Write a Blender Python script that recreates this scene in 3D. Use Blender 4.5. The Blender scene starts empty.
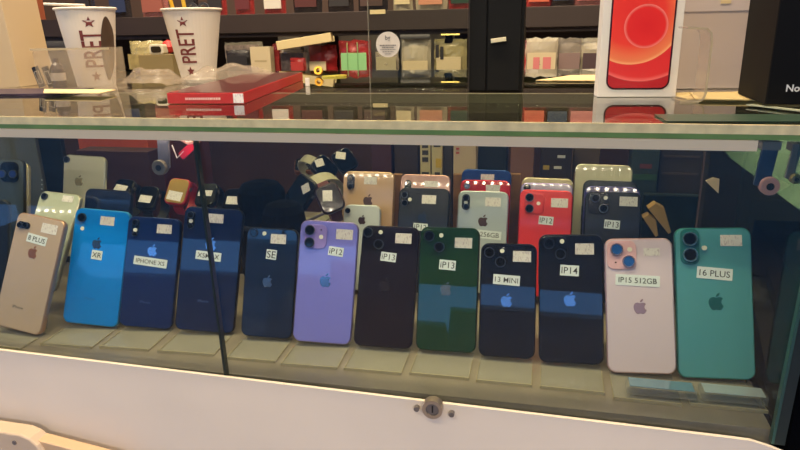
import bpy, bmesh, math, random
from mathutils import Vector, Matrix, Euler, noise
from mathutils.geometry import tessellate_polygon

SC = bpy.context.scene
COL = SC.collection
random.seed(7)
R = math.radians

# ------------------------------------------------------------------ camera
F_PX = 640.0
PITCH, YAW, ROLL = R(17.0), R(12.8), R(-1.15)
CAM = Vector((0, 0, 1.10))
fwd = Vector((-math.sin(YAW) * math.cos(PITCH), math.cos(YAW) * math.cos(PITCH), -math.sin(PITCH)))
rgt0 = Vector((math.cos(YAW), math.sin(YAW), 0))
up0 = rgt0.cross(fwd)
rgt = rgt0 * math.cos(ROLL) + up0 * math.sin(ROLL)
up = -rgt0 * math.sin(ROLL) + up0 * math.cos(ROLL)
cd = bpy.data.cameras.new('camera')
cd.sensor_width = 36.0
cd.lens = F_PX * 36.0 / 800.0
cd.clip_start = 0.02
cam = bpy.data.objects.new('camera', cd)
COL.objects.link(cam)
cam.matrix_world = Matrix(((rgt.x, up.x, -fwd.x, CAM.x), (rgt.y, up.y, -fwd.y, CAM.y), (rgt.z, up.z, -fwd.z, CAM.z), (0, 0, 0, 1)))
SC.camera = cam


def ray(u, v):
    return fwd + rgt * ((u - 400) / F_PX) + up * ((225 - v) / F_PX)


def at(u, v, Y):
    """Point of the vertical plane y = Y seen at (u, v)."""
    d = ray(u, v)
    return CAM + d * (Y / d.y)


def on(u, v, z):
    """Point of the level plane z seen at (u, v)."""
    d = ray(u, v)
    return CAM + d * ((z - CAM.z) / d.z)


# ------------------------------------------------------------------ materials
def lin(c):
    out = []
    for v in c:
        v /= 255.0
        out.append(v / 12.92 if v <= 0.04045 else ((v + 0.055) / 1.055) ** 2.4)
    return out


def mat(name, rgb, rough=0.5, metal=0.0, coat=0.0, coat_rough=0.03, coat_ior=1.5, spec=0.5, var=0.0, scale=40.0, bump=0.0, emit=0.0, emit_rgb=None, alpha=1.0):
    m = bpy.data.materials.new(name)
    m.use_nodes = True
    nt = m.node_tree
    b = nt.nodes['Principled BSDF']
    c = lin(rgb)
    b.inputs['Base Color'].default_value = (*c, 1)
    b.inputs['Roughness'].default_value = rough
    b.inputs['Metallic'].default_value = metal
    b.inputs['Specular IOR Level'].default_value = spec
    if coat:
        b.inputs['Coat Weight'].default_value = coat
        b.inputs['Coat Roughness'].default_value = coat_rough
        b.inputs['Coat IOR'].default_value = coat_ior
    if emit:
        b.inputs['Emission Color'].default_value = (*lin(emit_rgb or rgb), 1)
        b.inputs['Emission Strength'].default_value = emit
    if alpha < 1:
        b.inputs['Alpha'].default_value = alpha
    if var or bump:
        tc = nt.nodes.new('ShaderNodeTexCoord')
        nz = nt.nodes.new('ShaderNodeTexNoise')
        nz.inputs['Scale'].default_value = scale
        nz.inputs['Detail'].default_value = 5
        nt.links.new(tc.outputs['Object'], nz.inputs['Vector'])
        if var:
            rp = nt.nodes.new('ShaderNodeValToRGB')
            rp.color_ramp.elements[0].position = 0.3
            rp.color_ramp.elements[1].position = 0.7
            rp.color_ramp.elements[0].color = (*[x * (1 - var) for x in c], 1)
            rp.color_ramp.elements[1].color = (*[min(1, x * (1 + var)) for x in c], 1)
            nt.links.new(nz.outputs['Fac'], rp.inputs['Fac'])
            nt.links.new(rp.outputs['Color'], b.inputs['Base Color'])
        if bump:
            bp = nt.nodes.new('ShaderNodeBump')
            bp.inputs['Strength'].default_value = bump
            bp.inputs['Distance'].default_value = 0.004
            nt.links.new(nz.outputs['Fac'], bp.inputs['Height'])
            nt.links.new(bp.outputs['Normal'], b.inputs['Normal'])
    return m


def glass_mat(name, tint=(235, 245, 235), f0=0.04, rough=0.0, gloss=1.0):
    """Thin clear glass: what lies behind shows through, reflections grow towards grazing angles."""
    m = bpy.data.materials.new(name)
    m.use_nodes = True
    nt = m.node_tree
    nt.nodes.clear()
    o = nt.nodes.new('ShaderNodeOutputMaterial')
    mx = nt.nodes.new('ShaderNodeMixShader')
    tr = nt.nodes.new('ShaderNodeBsdfTransparent')
    tr.inputs['Color'].default_value = (*lin(tint), 1)
    gl = nt.nodes.new('ShaderNodeBsdfGlossy')
    gl.inputs['Roughness'].default_value = rough
    gl.inputs['Color'].default_value = (gloss, gloss, gloss, 1)
    lw = nt.nodes.new('ShaderNodeLayerWeight')
    lw.inputs['Blend'].default_value = 0.5
    pw = nt.nodes.new('ShaderNodeMath')
    pw.operation = 'POWER'
    pw.inputs[1].default_value = 5.0
    ma = nt.nodes.new('ShaderNodeMath')
    ma.operation = 'MULTIPLY_ADD'
    ma.inputs[1].default_value = 1 - f0
    ma.inputs[2].default_value = f0
    nt.links.new(lw.outputs['Facing'], pw.inputs[0])
    nt.links.new(pw.outputs[0], ma.inputs[0])
    nt.links.new(ma.outputs[0], mx.inputs['Fac'])
    nt.links.new(tr.outputs[0], mx.inputs[1])
    nt.links.new(gl.outputs[0], mx.inputs[2])
    nt.links.new(mx.outputs[0], o.inputs['Surface'])
    return m


def film_mat(name, rgb, cover=0.35, rough=0.25):
    """Clear plastic film or acrylic: mostly see-through with a tinted, glossy share."""
    m = bpy.data.materials.new(name)
    m.use_nodes = True
    nt = m.node_tree
    b = nt.nodes['Principled BSDF']
    o = nt.nodes['Material Output']
    b.inputs['Base Color'].default_value = (*lin(rgb), 1)
    b.inputs['Roughness'].default_value = rough
    tr = nt.nodes.new('ShaderNodeBsdfTransparent')
    mx = nt.nodes.new('ShaderNodeMixShader')
    mx.inputs['Fac'].default_value = cover
    nt.links.new(tr.outputs[0], mx.inputs[1])
    nt.links.new(b.outputs[0], mx.inputs[2])
    nt.links.new(mx.outputs[0], o.inputs['Surface'])
    return m


def price_mat():
    """White price sticker with an illegible smudge of pale print."""
    m = bpy.data.materials.new('price_paper')
    m.use_nodes = True
    nt = m.node_tree
    b = nt.nodes['Principled BSDF']
    b.inputs['Roughness'].default_value = 0.6
    tc = nt.nodes.new('ShaderNodeTexCoord')
    mp = nt.nodes.new('ShaderNodeMapping')
    mp.inputs['Scale'].default_value = (900, 900, 350)
    nz = nt.nodes.new('ShaderNodeTexNoise')
    nz.inputs['Scale'].default_value = 1.0
    nz.inputs['Detail'].default_value = 2
    rp = nt.nodes.new('ShaderNodeValToRGB')
    rp.color_ramp.elements[0].position = 0.36
    rp.color_ramp.elements[1].position = 0.46
    rp.color_ramp.elements[0].color = (*lin((190, 175, 178)), 1)
    rp.color_ramp.elements[1].color = (*lin((226, 218, 214)), 1)
    nt.links.new(tc.outputs['Object'], mp.inputs['Vector'])
    nt.links.new(mp.outputs[0], nz.inputs['Vector'])
    nt.links.new(nz.outputs['Fac'], rp.inputs['Fac'])
    nt.links.new(rp.outputs[0], b.inputs['Base Color'])
    return m


def wallpaper_mat():
    """Printed picture on the phone box: overlapping red discs fading to orange."""
    m = bpy.data.materials.new('red_disc_print')
    m.use_nodes = True
    nt = m.node_tree
    b = nt.nodes['Principled BSDF']
    b.inputs['Roughness'].default_value = 0.35
    tc = nt.nodes.new('ShaderNodeTexCoord')

    def disc(cx, cz, r, edge):
        # distance to the disc centre in the print's own metres
        cmb = nt.nodes.new('ShaderNodeVectorMath')
        cmb.operation = 'SUBTRACT'
        cmb.inputs[1].default_value = (cx, 0, cz)
        fl = nt.nodes.new('ShaderNodeVectorMath')
        fl.operation = 'MULTIPLY'
        fl.inputs[1].default_value = (1, 0, 1)
        ln = nt.nodes.new('ShaderNodeVectorMath')
        ln.operation = 'LENGTH'
        nt.links.new(tc.outputs['Object'], cmb.inputs[0])
        nt.links.new(cmb.outputs[0], fl.inputs[0])
        nt.links.new(fl.outputs[0], ln.inputs[0])
        dv = nt.nodes.new('ShaderNodeMath')
        dv.operation = 'DIVIDE'
        dv.inputs[1].default_value = r
        nt.links.new(ln.outputs['Value'], dv.inputs[0])
        return dv.outputs[0]

    def ramp(src, stops):
        rp = nt.nodes.new('ShaderNodeValToRGB')
        e = rp.color_ramp.elements
        while len(e) < len(stops):
            e.new(0.5)
        for i, (p, c, a) in enumerate(stops):
            e[i].position = p
            e[i].color = (*lin(c), a)
        nt.links.new(src, rp.inputs['Fac'])
        return rp

    base = ramp(disc(0, 0.03, 0.11, 0), [(0.0, (190, 28, 38), 1), (0.7, (176, 26, 38), 1), (1.0, (96, 16, 32), 1)])
    cur = base.outputs['Color']
    for cx, cz, r, stops in (
        (0.001, 0.0935, 0.0765, [(0.0, (214, 36, 38), 1), (0.93, (226, 48, 48), 1), (0.985, (240, 110, 106), 1), (1.0, (150, 24, 36), 0)]),
        (-0.010, 0.0915, 0.0555, [(0.0, (232, 48, 42), 1), (0.6, (238, 62, 48), 1), (0.93, (240, 130, 82), 1), (0.985, (250, 176, 120), 1), (1.0, (200, 40, 40), 0)]),
        (0.004, 0.0780, 0.0240, [(0.0, (222, 34, 34), 1), (0.85, (230, 44, 40), 1), (0.97, (244, 130, 120), 1), (1.0, (210, 40, 40), 0)]),
    ):
        rp = ramp(disc(cx, cz, r, 0), stops)
        mx = nt.nodes.new('ShaderNodeMix')
        mx.data_type = 'RGBA'
        nt.links.new(rp.outputs['Alpha'], mx.inputs['Factor'])
        nt.links.new(cur, mx.inputs[6])
        nt.links.new(rp.outputs['Color'], mx.inputs[7])
        cur = mx.outputs[2]
    nt.links.new(cur, b.inputs['Base Color'])
    return m


M = {}


def K(name, *a, **k):
    if name not in M:
        M[name] = mat(name, *a, **k)
    return M[name]


M['price'] = price_mat()
M['disc_print'] = wallpaper_mat()
M['top_glass'] = glass_mat('top_glass', (234, 238, 228), 0.045)
M['front_glass'] = glass_mat('front_glass', (244, 246, 240), 0.026)
M['side_glass'] = glass_mat('side_glass', (200, 226, 214), 0.03, gloss=.3)
M['acrylic'] = film_mat('acrylic', (186, 184, 176), 0.22, 0.08)
M['acrylic_edge'] = film_mat('acrylic_edge', (196, 182, 150), 0.5, 0.25)
M['clear_film'] = film_mat('clear_film', (180, 164, 146), 0.22, 0.2)
M['tray_film'] = film_mat('tray_film', (200, 180, 150), 0.16, 0.25)
K('glass_edge_green', (104, 134, 70), 0.25, var=0.15, scale=30)
K('glass_edge_dark', (18, 34, 28), 0.4)
K('edge_refraction', (226, 208, 152), 0.45, var=0.16, scale=70)  # pale refracted look of the cut glass, put into the colour
K('alu', (212, 196, 162), 0.5)
K('steel', (150, 148, 150), 0.3, 0.9)
K('steel_dull', (128, 122, 118), 0.4, 0.8)
K('white_vinyl', (226, 209, 184), 0.55, var=0.03, scale=6)
K('label_paper', (222, 228, 232), 0.6)
K('ink', (34, 34, 44), 0.6)
K('ink_grey', (120, 112, 108), 0.5)
K('lens_black', (8, 9, 12), 0.08, coat=1.0)
K('lens_ring', (70, 74, 84), 0.3, 0.8)
K('lens_blue', (40, 92, 168), 0.08, coat=1.0)
K('flash', (238, 232, 214), 0.3)
K('black_plastic', (14, 14, 16), 0.4)
K('black_gloss', (10, 11, 14), 0.15, coat=0.6)
K('black_fabric', (4, 4, 5), 0.9, spec=.08, var=0.2, scale=120, bump=0.2)
K('felt_green', (20, 34, 28), 0.9, var=0.2, scale=90)
K('case_floor', (132, 122, 112), 0.35, var=0.12, scale=25)
K('case_back', (62, 40, 28), 0.8, spec=.1, var=0.25, scale=12)
K('white_card', (226, 218, 208), 0.5)
K('cream_card', (205, 186, 142), 0.6, var=0.06, scale=30)
K('paper_cream', (214, 190, 140), 0.7)
K('cup_white', (222, 210, 194), 0.5)
K('cup_print', (112, 46, 44), 0.6)


# ------------------------------------------------------------------ mesh helpers
def rr(w, h, r, n=6, cx=0.0, cz=0.0):
    """Rounded rectangle outline, counter-clockwise in (x, z)."""
    r = min(r, w / 2 - 1e-5, h / 2 - 1e-5)
    pts = []
    for sx, sz, a0 in ((1, -1, -90), (1, 1, 0), (-1, 1, 90), (-1, -1, 180)):
        for i in range(n + 1):
            a = R(a0 + 90 * i / n)
            pts.append((cx + sx * (w / 2 - r) + r * math.cos(a), cz + sz * (h / 2 - r) + r * math.sin(a)))
    return pts


class MB:
    def __init__(self):
        self.bm = bmesh.new()

    def prism(self, pts, y0, y1, bevel=0.0, xf=None):
        """Outline in (x, z) extruded from y0 (front, facing -y) to y1; edges rounded by shrinking towards the centroid-free offset."""
        bm = self.bm
        n = len(pts)

        def inset(d):
            if d == 0:
                return pts
            out = []
            for i in range(n):
                a, b, c = Vector(pts[i - 1]), Vector(pts[i]), Vector(pts[(i + 1) % n])
                e1, e2 = (b - a), (c - b)
                e1 = e1.normalized() if e1.length > 1e-9 else Vector((1, 0))
                e2 = e2.normalized() if e2.length > 1e-9 else e1
                nn = Vector((-e1.y, e1.x)) + Vector((-e2.y, e2.x))
                nn = nn.normalized() if nn.length > 1e-9 else Vector((0, 0))
                out.append((b.x + nn.x * d, b.y + nn.y * d))
            return out
        rings = []
        if bevel > 0:
            lay = []
            for k in range(4):
                a = R(90 * k / 3)
                lay.append((y0 + bevel * (1 - math.sin(a)), bevel * (1 - math.cos(a))))
            lay = lay[::-1]
            lay2 = [(y1 - (y - y0), d) for y, d in lay[::-1]]
            lay = lay + lay2
        else:
            lay = [(y0, 0), (y1, 0)]
        for y, d in lay:
            vs = []
            for x, z in inset(d):
                p = Vector((x, y, z))
                if xf is not None:
                    p = xf @ p
                vs.append(bm.verts.new(p))
            rings.append(vs)
        for a, b in zip(rings, rings[1:]):
            for i in range(n):
                j = (i + 1) % n
                bm.faces.new((a[i], a[j], b[j], b[i]))
        tri = tessellate_polygon([[Vector((x, z, 0)) for x, z in inset(lay[0][1])]])
        for t in tri:
            for ring in (rings[0], rings[-1]):
                try:
                    bm.faces.new([ring[i] for i in t]).tag = True
                except ValueError:
                    pass
        return self

    def box(self, x0, x1, y0, y1, z0, z1, bevel=0.0, xf=None):
        pts = [(x0, z0), (x1, z0), (x1, z1), (x0, z1)]
        return self.prism(pts, y0, y1, bevel, xf)

    def disc(self, cx, cz, r, y0, y1, n=24, bevel=0.0, xf=None):
        return self.prism([(cx + r * math.cos(2 * math.pi * i / n), cz + r * math.sin(2 * math.pi * i / n)) for i in range(n)], y0, y1, bevel, xf)

    def ring(self, cx, cz, r0, r1, y0, y1, n=28, xf=None):
        bm = self.bm
        lay = [(r1, y1), (r1, y0), (r0, y0), (r0, y1)]
        rs = []
        for r, y in lay:
            vs = []
            for i in range(n):
                p = Vector((cx + r * math.cos(2 * math.pi * i / n), y, cz + r * math.sin(2 * math.pi * i / n)))
                vs.append(bm.verts.new(xf @ p if xf is not None else p))
            rs.append(vs)
        for k in range(4):
            a, b = rs[k], rs[(k + 1) % 4]
            for i in range(n):
                j = (i + 1) % n
                bm.faces.new((a[i], a[j], b[j], b[i]))
        return self

    def lathe(self, prof, n=32, xf=None):
        """Profile [(radius, z)] around the z axis, closed at the ends when radius is 0."""
        bm = self.bm
        rs = []
        for r, z in prof:
            if r < 1e-6:
                p = Vector((0, 0, z))
                rs.append([bm.verts.new(xf @ p if xf is not None else p)])
            else:
                vs = []
                for i in range(n):
                    a = 2 * math.pi * i / n
                    p = Vector((r * math.cos(a), r * math.sin(a), z))
                    vs.append(bm.verts.new(xf @ p if xf is not None else p))
                rs.append(vs)
        for a, b in zip(rs, rs[1:]):
            for i in range(n):
                j = (i + 1) % n
                if len(a) == 1 and len(b) == 1:
                    continue
                if len(a) == 1:
                    bm.faces.new((a[0], b[j], b[i]))
                elif len(b) == 1:
                    bm.faces.new((a[i], a[j], b[0]))
                else:
                    bm.faces.new((a[i], a[j], b[j], b[i]))
        return self

    def tube(self, pts, r, n=8):
        bm = self.bm
        pts = [Vector(p) for p in pts]
        rings = []
        ref = Vector((0.13, 0.31, 0.94)).normalized()
        for i, p in enumerate(pts):
            t = (pts[min(i + 1, len(pts) - 1)] - pts[max(i - 1, 0)]).normalized()
            u = t.cross(ref)
            if u.length < 1e-3:
                u = t.cross(Vector((1, 0, 0)))
            u.normalize()
            w = t.cross(u)
            rings.append([bm.verts.new(p + (u * math.cos(2 * math.pi * k / n) + w * math.sin(2 * math.pi * k / n)) * r) for k in range(n)])
        for a, b in zip(rings, rings[1:]):
            for k in range(n):
                j = (k + 1) % n
                bm.faces.new((a[k], a[j], b[j], b[k]))
        bm.faces.new(rings[0])
        bm.faces.new(rings[-1])
        return self

    def strip(self, path, width, thick, axis):
        """Flat band along a path of points; axis is the direction of its width."""
        bm = self.bm
        path = [Vector(p) for p in path]
        axis = Vector(axis).normalized()
        rings = []
        for i, p in enumerate(path):
            t = (path[min(i + 1, len(path) - 1)] - path[max(i - 1, 0)]).normalized()
            nrm = t.cross(axis).normalized()
            rings.append([bm.verts.new(p + axis * (sx * width / 2) + nrm * (sy * thick / 2)) for sx, sy in ((-1, -1), (1, -1), (1, 1), (-1, 1))])
        for a, b in zip(rings, rings[1:]):
            for k in range(4):
                j = (k + 1) % 4
                bm.faces.new((a[k], a[j], b[j], b[k]))
        bm.faces.new(rings[0])
        bm.faces.new(rings[-1])
        return self

    def build(self, name, material, parent=None, smooth=True, label=None):
        bmesh.ops.recalc_face_normals(self.bm, faces=self.bm.faces)
        me = bpy.data.meshes.new(name)
        for f in self.bm.faces:
            f.smooth = smooth and not f.tag
        for e in self.bm.edges:
            if len(e.link_faces) == 2 and e.calc_face_angle(0) > R(35):
                e.smooth = False
        self.bm.to_mesh(me)
        self.bm.free()
        me.materials.append(material)
        o = bpy.data.objects.new(name, me)
        COL.objects.link(o)
        if parent is not None:
            o.parent = parent
        if label:
            o['label'] = label
        return o


def tag(o, label, cat, group=None, kind=None):
    o['label'] = label
    o['category'] = cat
    if group:
        o['group'] = group
    if kind:
        o['kind'] = kind
    return o


def thing(name, label, cat, loc=(0, 0, 0), group=None, basis=None):
    o = bpy.data.objects.new(name, None)
    o.empty_display_size = 0.02
    COL.objects.link(o)
    if basis is not None:
        o.matrix_basis = basis
    else:
        o.location = loc
    return tag(o, label, cat, group)


def struct(o):
    o['kind'] = 'structure'
    return o


def text_mesh(s, size, material, parent, xf, name='lettering', width=None, bold=0.0, tall=None):
    cu = bpy.data.curves.new(name, 'FONT')
    cu.body = s
    cu.size = size
    cu.align_x = 'CENTER'
    cu.align_y = 'CENTER'
    cu.offset = bold
    cu.extrude = 0.00008
    cu.resolution_u = 3
    tmp = bpy.data.objects.new('tmp', cu)
    COL.objects.link(tmp)
    dg = bpy.context.evaluated_depsgraph_get()
    me = bpy.data.meshes.new_from_object(tmp.evaluated_get(dg))
    bpy.data.objects.remove(tmp)
    bpy.data.curves.remove(cu)
    # text lies in xy facing +z: stand it up facing -y
    xs = [v.co.x for v in me.vertices] or [0, 1]
    ys = [v.co.y for v in me.vertices] or [0, 1]
    cx, cy, w = (min(xs) + max(xs)) / 2, (min(ys) + max(ys)) / 2, max(xs) - min(xs)
    k = (width / w) if width else 1.0
    for v in me.vertices:
        v.co = xf @ Vector(((v.co.x - cx) * k, -v.co.z, (v.co.y - cy) * (tall * k if tall else min(k, 1.15))))
    me.materials.clear()
    me.materials.append(material)
    me.name = name
    o = bpy.data.objects.new(name, me)
    COL.objects.link(o)
    o.parent = parent
    return o


def bez(start, segs, n=7):
    pts = [start]
    x, y = start
    for c1x, c1y, c2x, c2y, ex, ey in segs:
        for i in range(1, n + 1):
            t = i / n
            a = (1 - t) ** 3
            b = 3 * (1 - t) ** 2 * t
            c = 3 * (1 - t) * t * t
            d = t ** 3
            pts.append((a * x + b * (x + c1x) + c * (x + c2x) + d * (x + ex), a * y + b * (y + c1y) + c * (y + c2y) + d * (y + ey)))
        x, y = x + ex, y + ey
    return pts


FRUIT = bez((12.152, 6.896), [(-.948, 0, -2.415, -1.078, -3.96, -1.04), (-2.04, .027, -3.91, 1.183, -4.961, 3.014), (-2.117, 3.675, -.546, 9.103, 1.519, 12.09), (1.013, 1.454, 2.208, 3.09, 3.792, 3.039), (1.52, -.065, 2.09, -.987, 3.935, -.987), (1.831, 0, 2.35, .987, 3.96, .948), (1.637, -.026, 2.676, -1.48, 3.676, -2.948), (1.156, -1.688, 1.636, -3.325, 1.662, -3.415), (-.039, -.013, -3.182, -1.221, -3.22, -4.857), (-.026, -3.04, 2.48, -4.494, 2.597, -4.559), (-1.429, -2.09, -3.623, -2.324, -4.39, -2.376), (-2, -.156, -3.675, 1.09, -4.61, 1.09)])[:-1]
LEAF = bez((15.53, 3.83), [(.843, -1.012, 1.4, -2.427, 1.245, -3.83), (-1.207, .052, -2.662, .805, -3.532, 1.818), (-.78, .896, -1.454, 2.338, -1.273, 3.714), (1.338, .104, 2.715, -.688, 3.56, -1.702)], 5)[:-1]


def logo(mb, cx, cz, size):
    k = size / 24.0
    for poly in (FRUIT, LEAF):
        pts = [(cx + (x - 12) * k, cz - (y - 12) * k) for x, y in poly]
        area = sum(pts[i - 1][0] * pts[i][1] - pts[i][0] * pts[i - 1][1] for i in range(len(pts)))
        if area < 0:
            pts = pts[::-1]
        mb.prism(pts, -0.00045, 0.0)


# ------------------------------------------------------------------ phones
THK = 0.0078


def pose(x, y, z, lean, yaw, roll):
    return Matrix.Translation((x, y, z)) @ Matrix.Rotation(R(yaw), 4, 'Z') @ Matrix.Rotation(-R(lean), 4, 'X') @ Matrix.Rotation(R(roll), 4, 'Y')


def hit(basis, u, v):
    """Where the sight line through (u, v) meets the back of a phone, in the phone's own x and z."""
    inv = basis.inverted()
    o, d = inv @ CAM, inv.to_3x3() @ ray(u, v)
    p = o + d * (-o.y / d.y)
    return p.x, p.z


def glass_back(name, rgb, matte=False):
    if matte:
        return K(name, rgb, 0.4, coat=0.25, coat_rough=0.25)
    return K(name, rgb, 0.4, spec=0.12, coat=1.0, coat_rough=0.02, coat_ior=1.8)


def make_phone(label, basis, w, h, back, frame, spec, radius=0.0095, group=None):
    t = thing('mobile_phone', label, 'phone', group=group, basis=basis)
    MB().prism(rr(w, h, radius, 7, 0, h / 2), 0.0002, THK, 0.0019).build('frame', frame, t)
    MB().prism(rr(w - 0.0030, h - 0.0030, radius - 0.0012, 7, 0, h / 2), -0.0002, 0.0014).build('back_panel', back, t)
    MB().prism(rr(w - 0.0040, h - 0.0040, radius - 0.0015, 7, 0, h / 2), THK - 0.001, THK + 0.0002).build('screen', M['black_gloss'], t)
    # side buttons
    for z in (h * 0.72, h * 0.64):
        MB().box(-w / 2 - 0.0004, -w / 2 + 0.0006, 0.0026, 0.0052, z - 0.005, z + 0.005).build('side_button', frame, t)
    H = lambda p: hit(basis, *p)
    if 'plateau' in spec:
        px, pw, phh, pm = spec['plateau']
        x, z = H(px)
        pl = MB().prism(rr(pw, phh, min(0.0075, pw / 2 - 0.0002), 6, x, z), -0.0017, 0.0002, 0.0006).build('camera_bump', pm, t)
    else:
        pl = None
    for q in spec.get('lenses', ()):
        p, r, lm = q
        x, z = H(p)
        d = 0.0015 if pl is not None else 0.0
        le = MB().disc(x, z, r * 0.80, -0.0022 - d, 0.0, 24).build('lens', lm, pl or t)
        rg = MB().ring(x, z, r * 0.80, r, -0.0026 - d, 0.0).build('lens_ring', spec.get('ring', M['lens_ring']), pl or t)
    if 'flash' in spec:
        x, z = H(spec['flash'])
        d = 0.0016 if pl is not None else 0.0
        MB().disc(x, z, 0.0026, -0.0007 - d, 0.0, 16).build('flash', M['flash'], pl or t)
    if 'mic' in spec:
        x, z = H(spec['mic'])
        MB().disc(x, z, 0.0009, -0.0022, 0.0, 10).build('microphone_hole', M['lens_black'], pl or t)
    if 'logo' in spec:
        p, size, lm = spec['logo']
        x, z = H(p)
        mb = MB()
        logo(mb, x, z, size)
        mb.build('logo', lm, t, smooth=False)
    if 'price' in spec:
        p, sw, sh = spec['price']
        x, z = H(p)
        MB().box(x - sw / 2, x + sw / 2, -0.0005, -0.0002, z - sh / 2, z + sh / 2).build('price_sticker', M['price'], t, False)
    if 'name' in spec:
        s, p, lw_, lh, rot = spec['name']
        x, z = H(p)
        xf = Matrix.Translation((x, 0, z)) @ Matrix.Rotation(R(rot), 4, 'Y')
        lb = MB().box(-lw_ / 2, lw_ / 2, -0.0007, -0.0002, -lh / 2, lh / 2, xf=xf).build('name_label', M['label_paper'], t, False)
        text_mesh(s, lh * 0.98, M['ink'], lb, xf @ Matrix.Translation((0, -0.0008, 0)), width=lw_ * 0.86, bold=0.00003)
    if 'word' in spec:
        s, p, ww, wm = spec['word']
        x, z = H(p)
        text_mesh(s, ww * 0.32, wm, t, Matrix.Translation((x, -0.0003, z)), name='wordmark', width=ww)
    return t


sat = lambda n, rgb, r=0.3: K(n, rgb, r, 0.7)
fr_black = sat('frame_black', (30, 32, 36))
lgB = K('logo_blue_steel', (200, 220, 244), 0.14, 0.95)
G1 = 'phones in the front row of the case'
LB = M['lens_black']


def P3(c, a, b, r=0.0062):
    return [(a, r, c), (b, r, c)]


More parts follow.
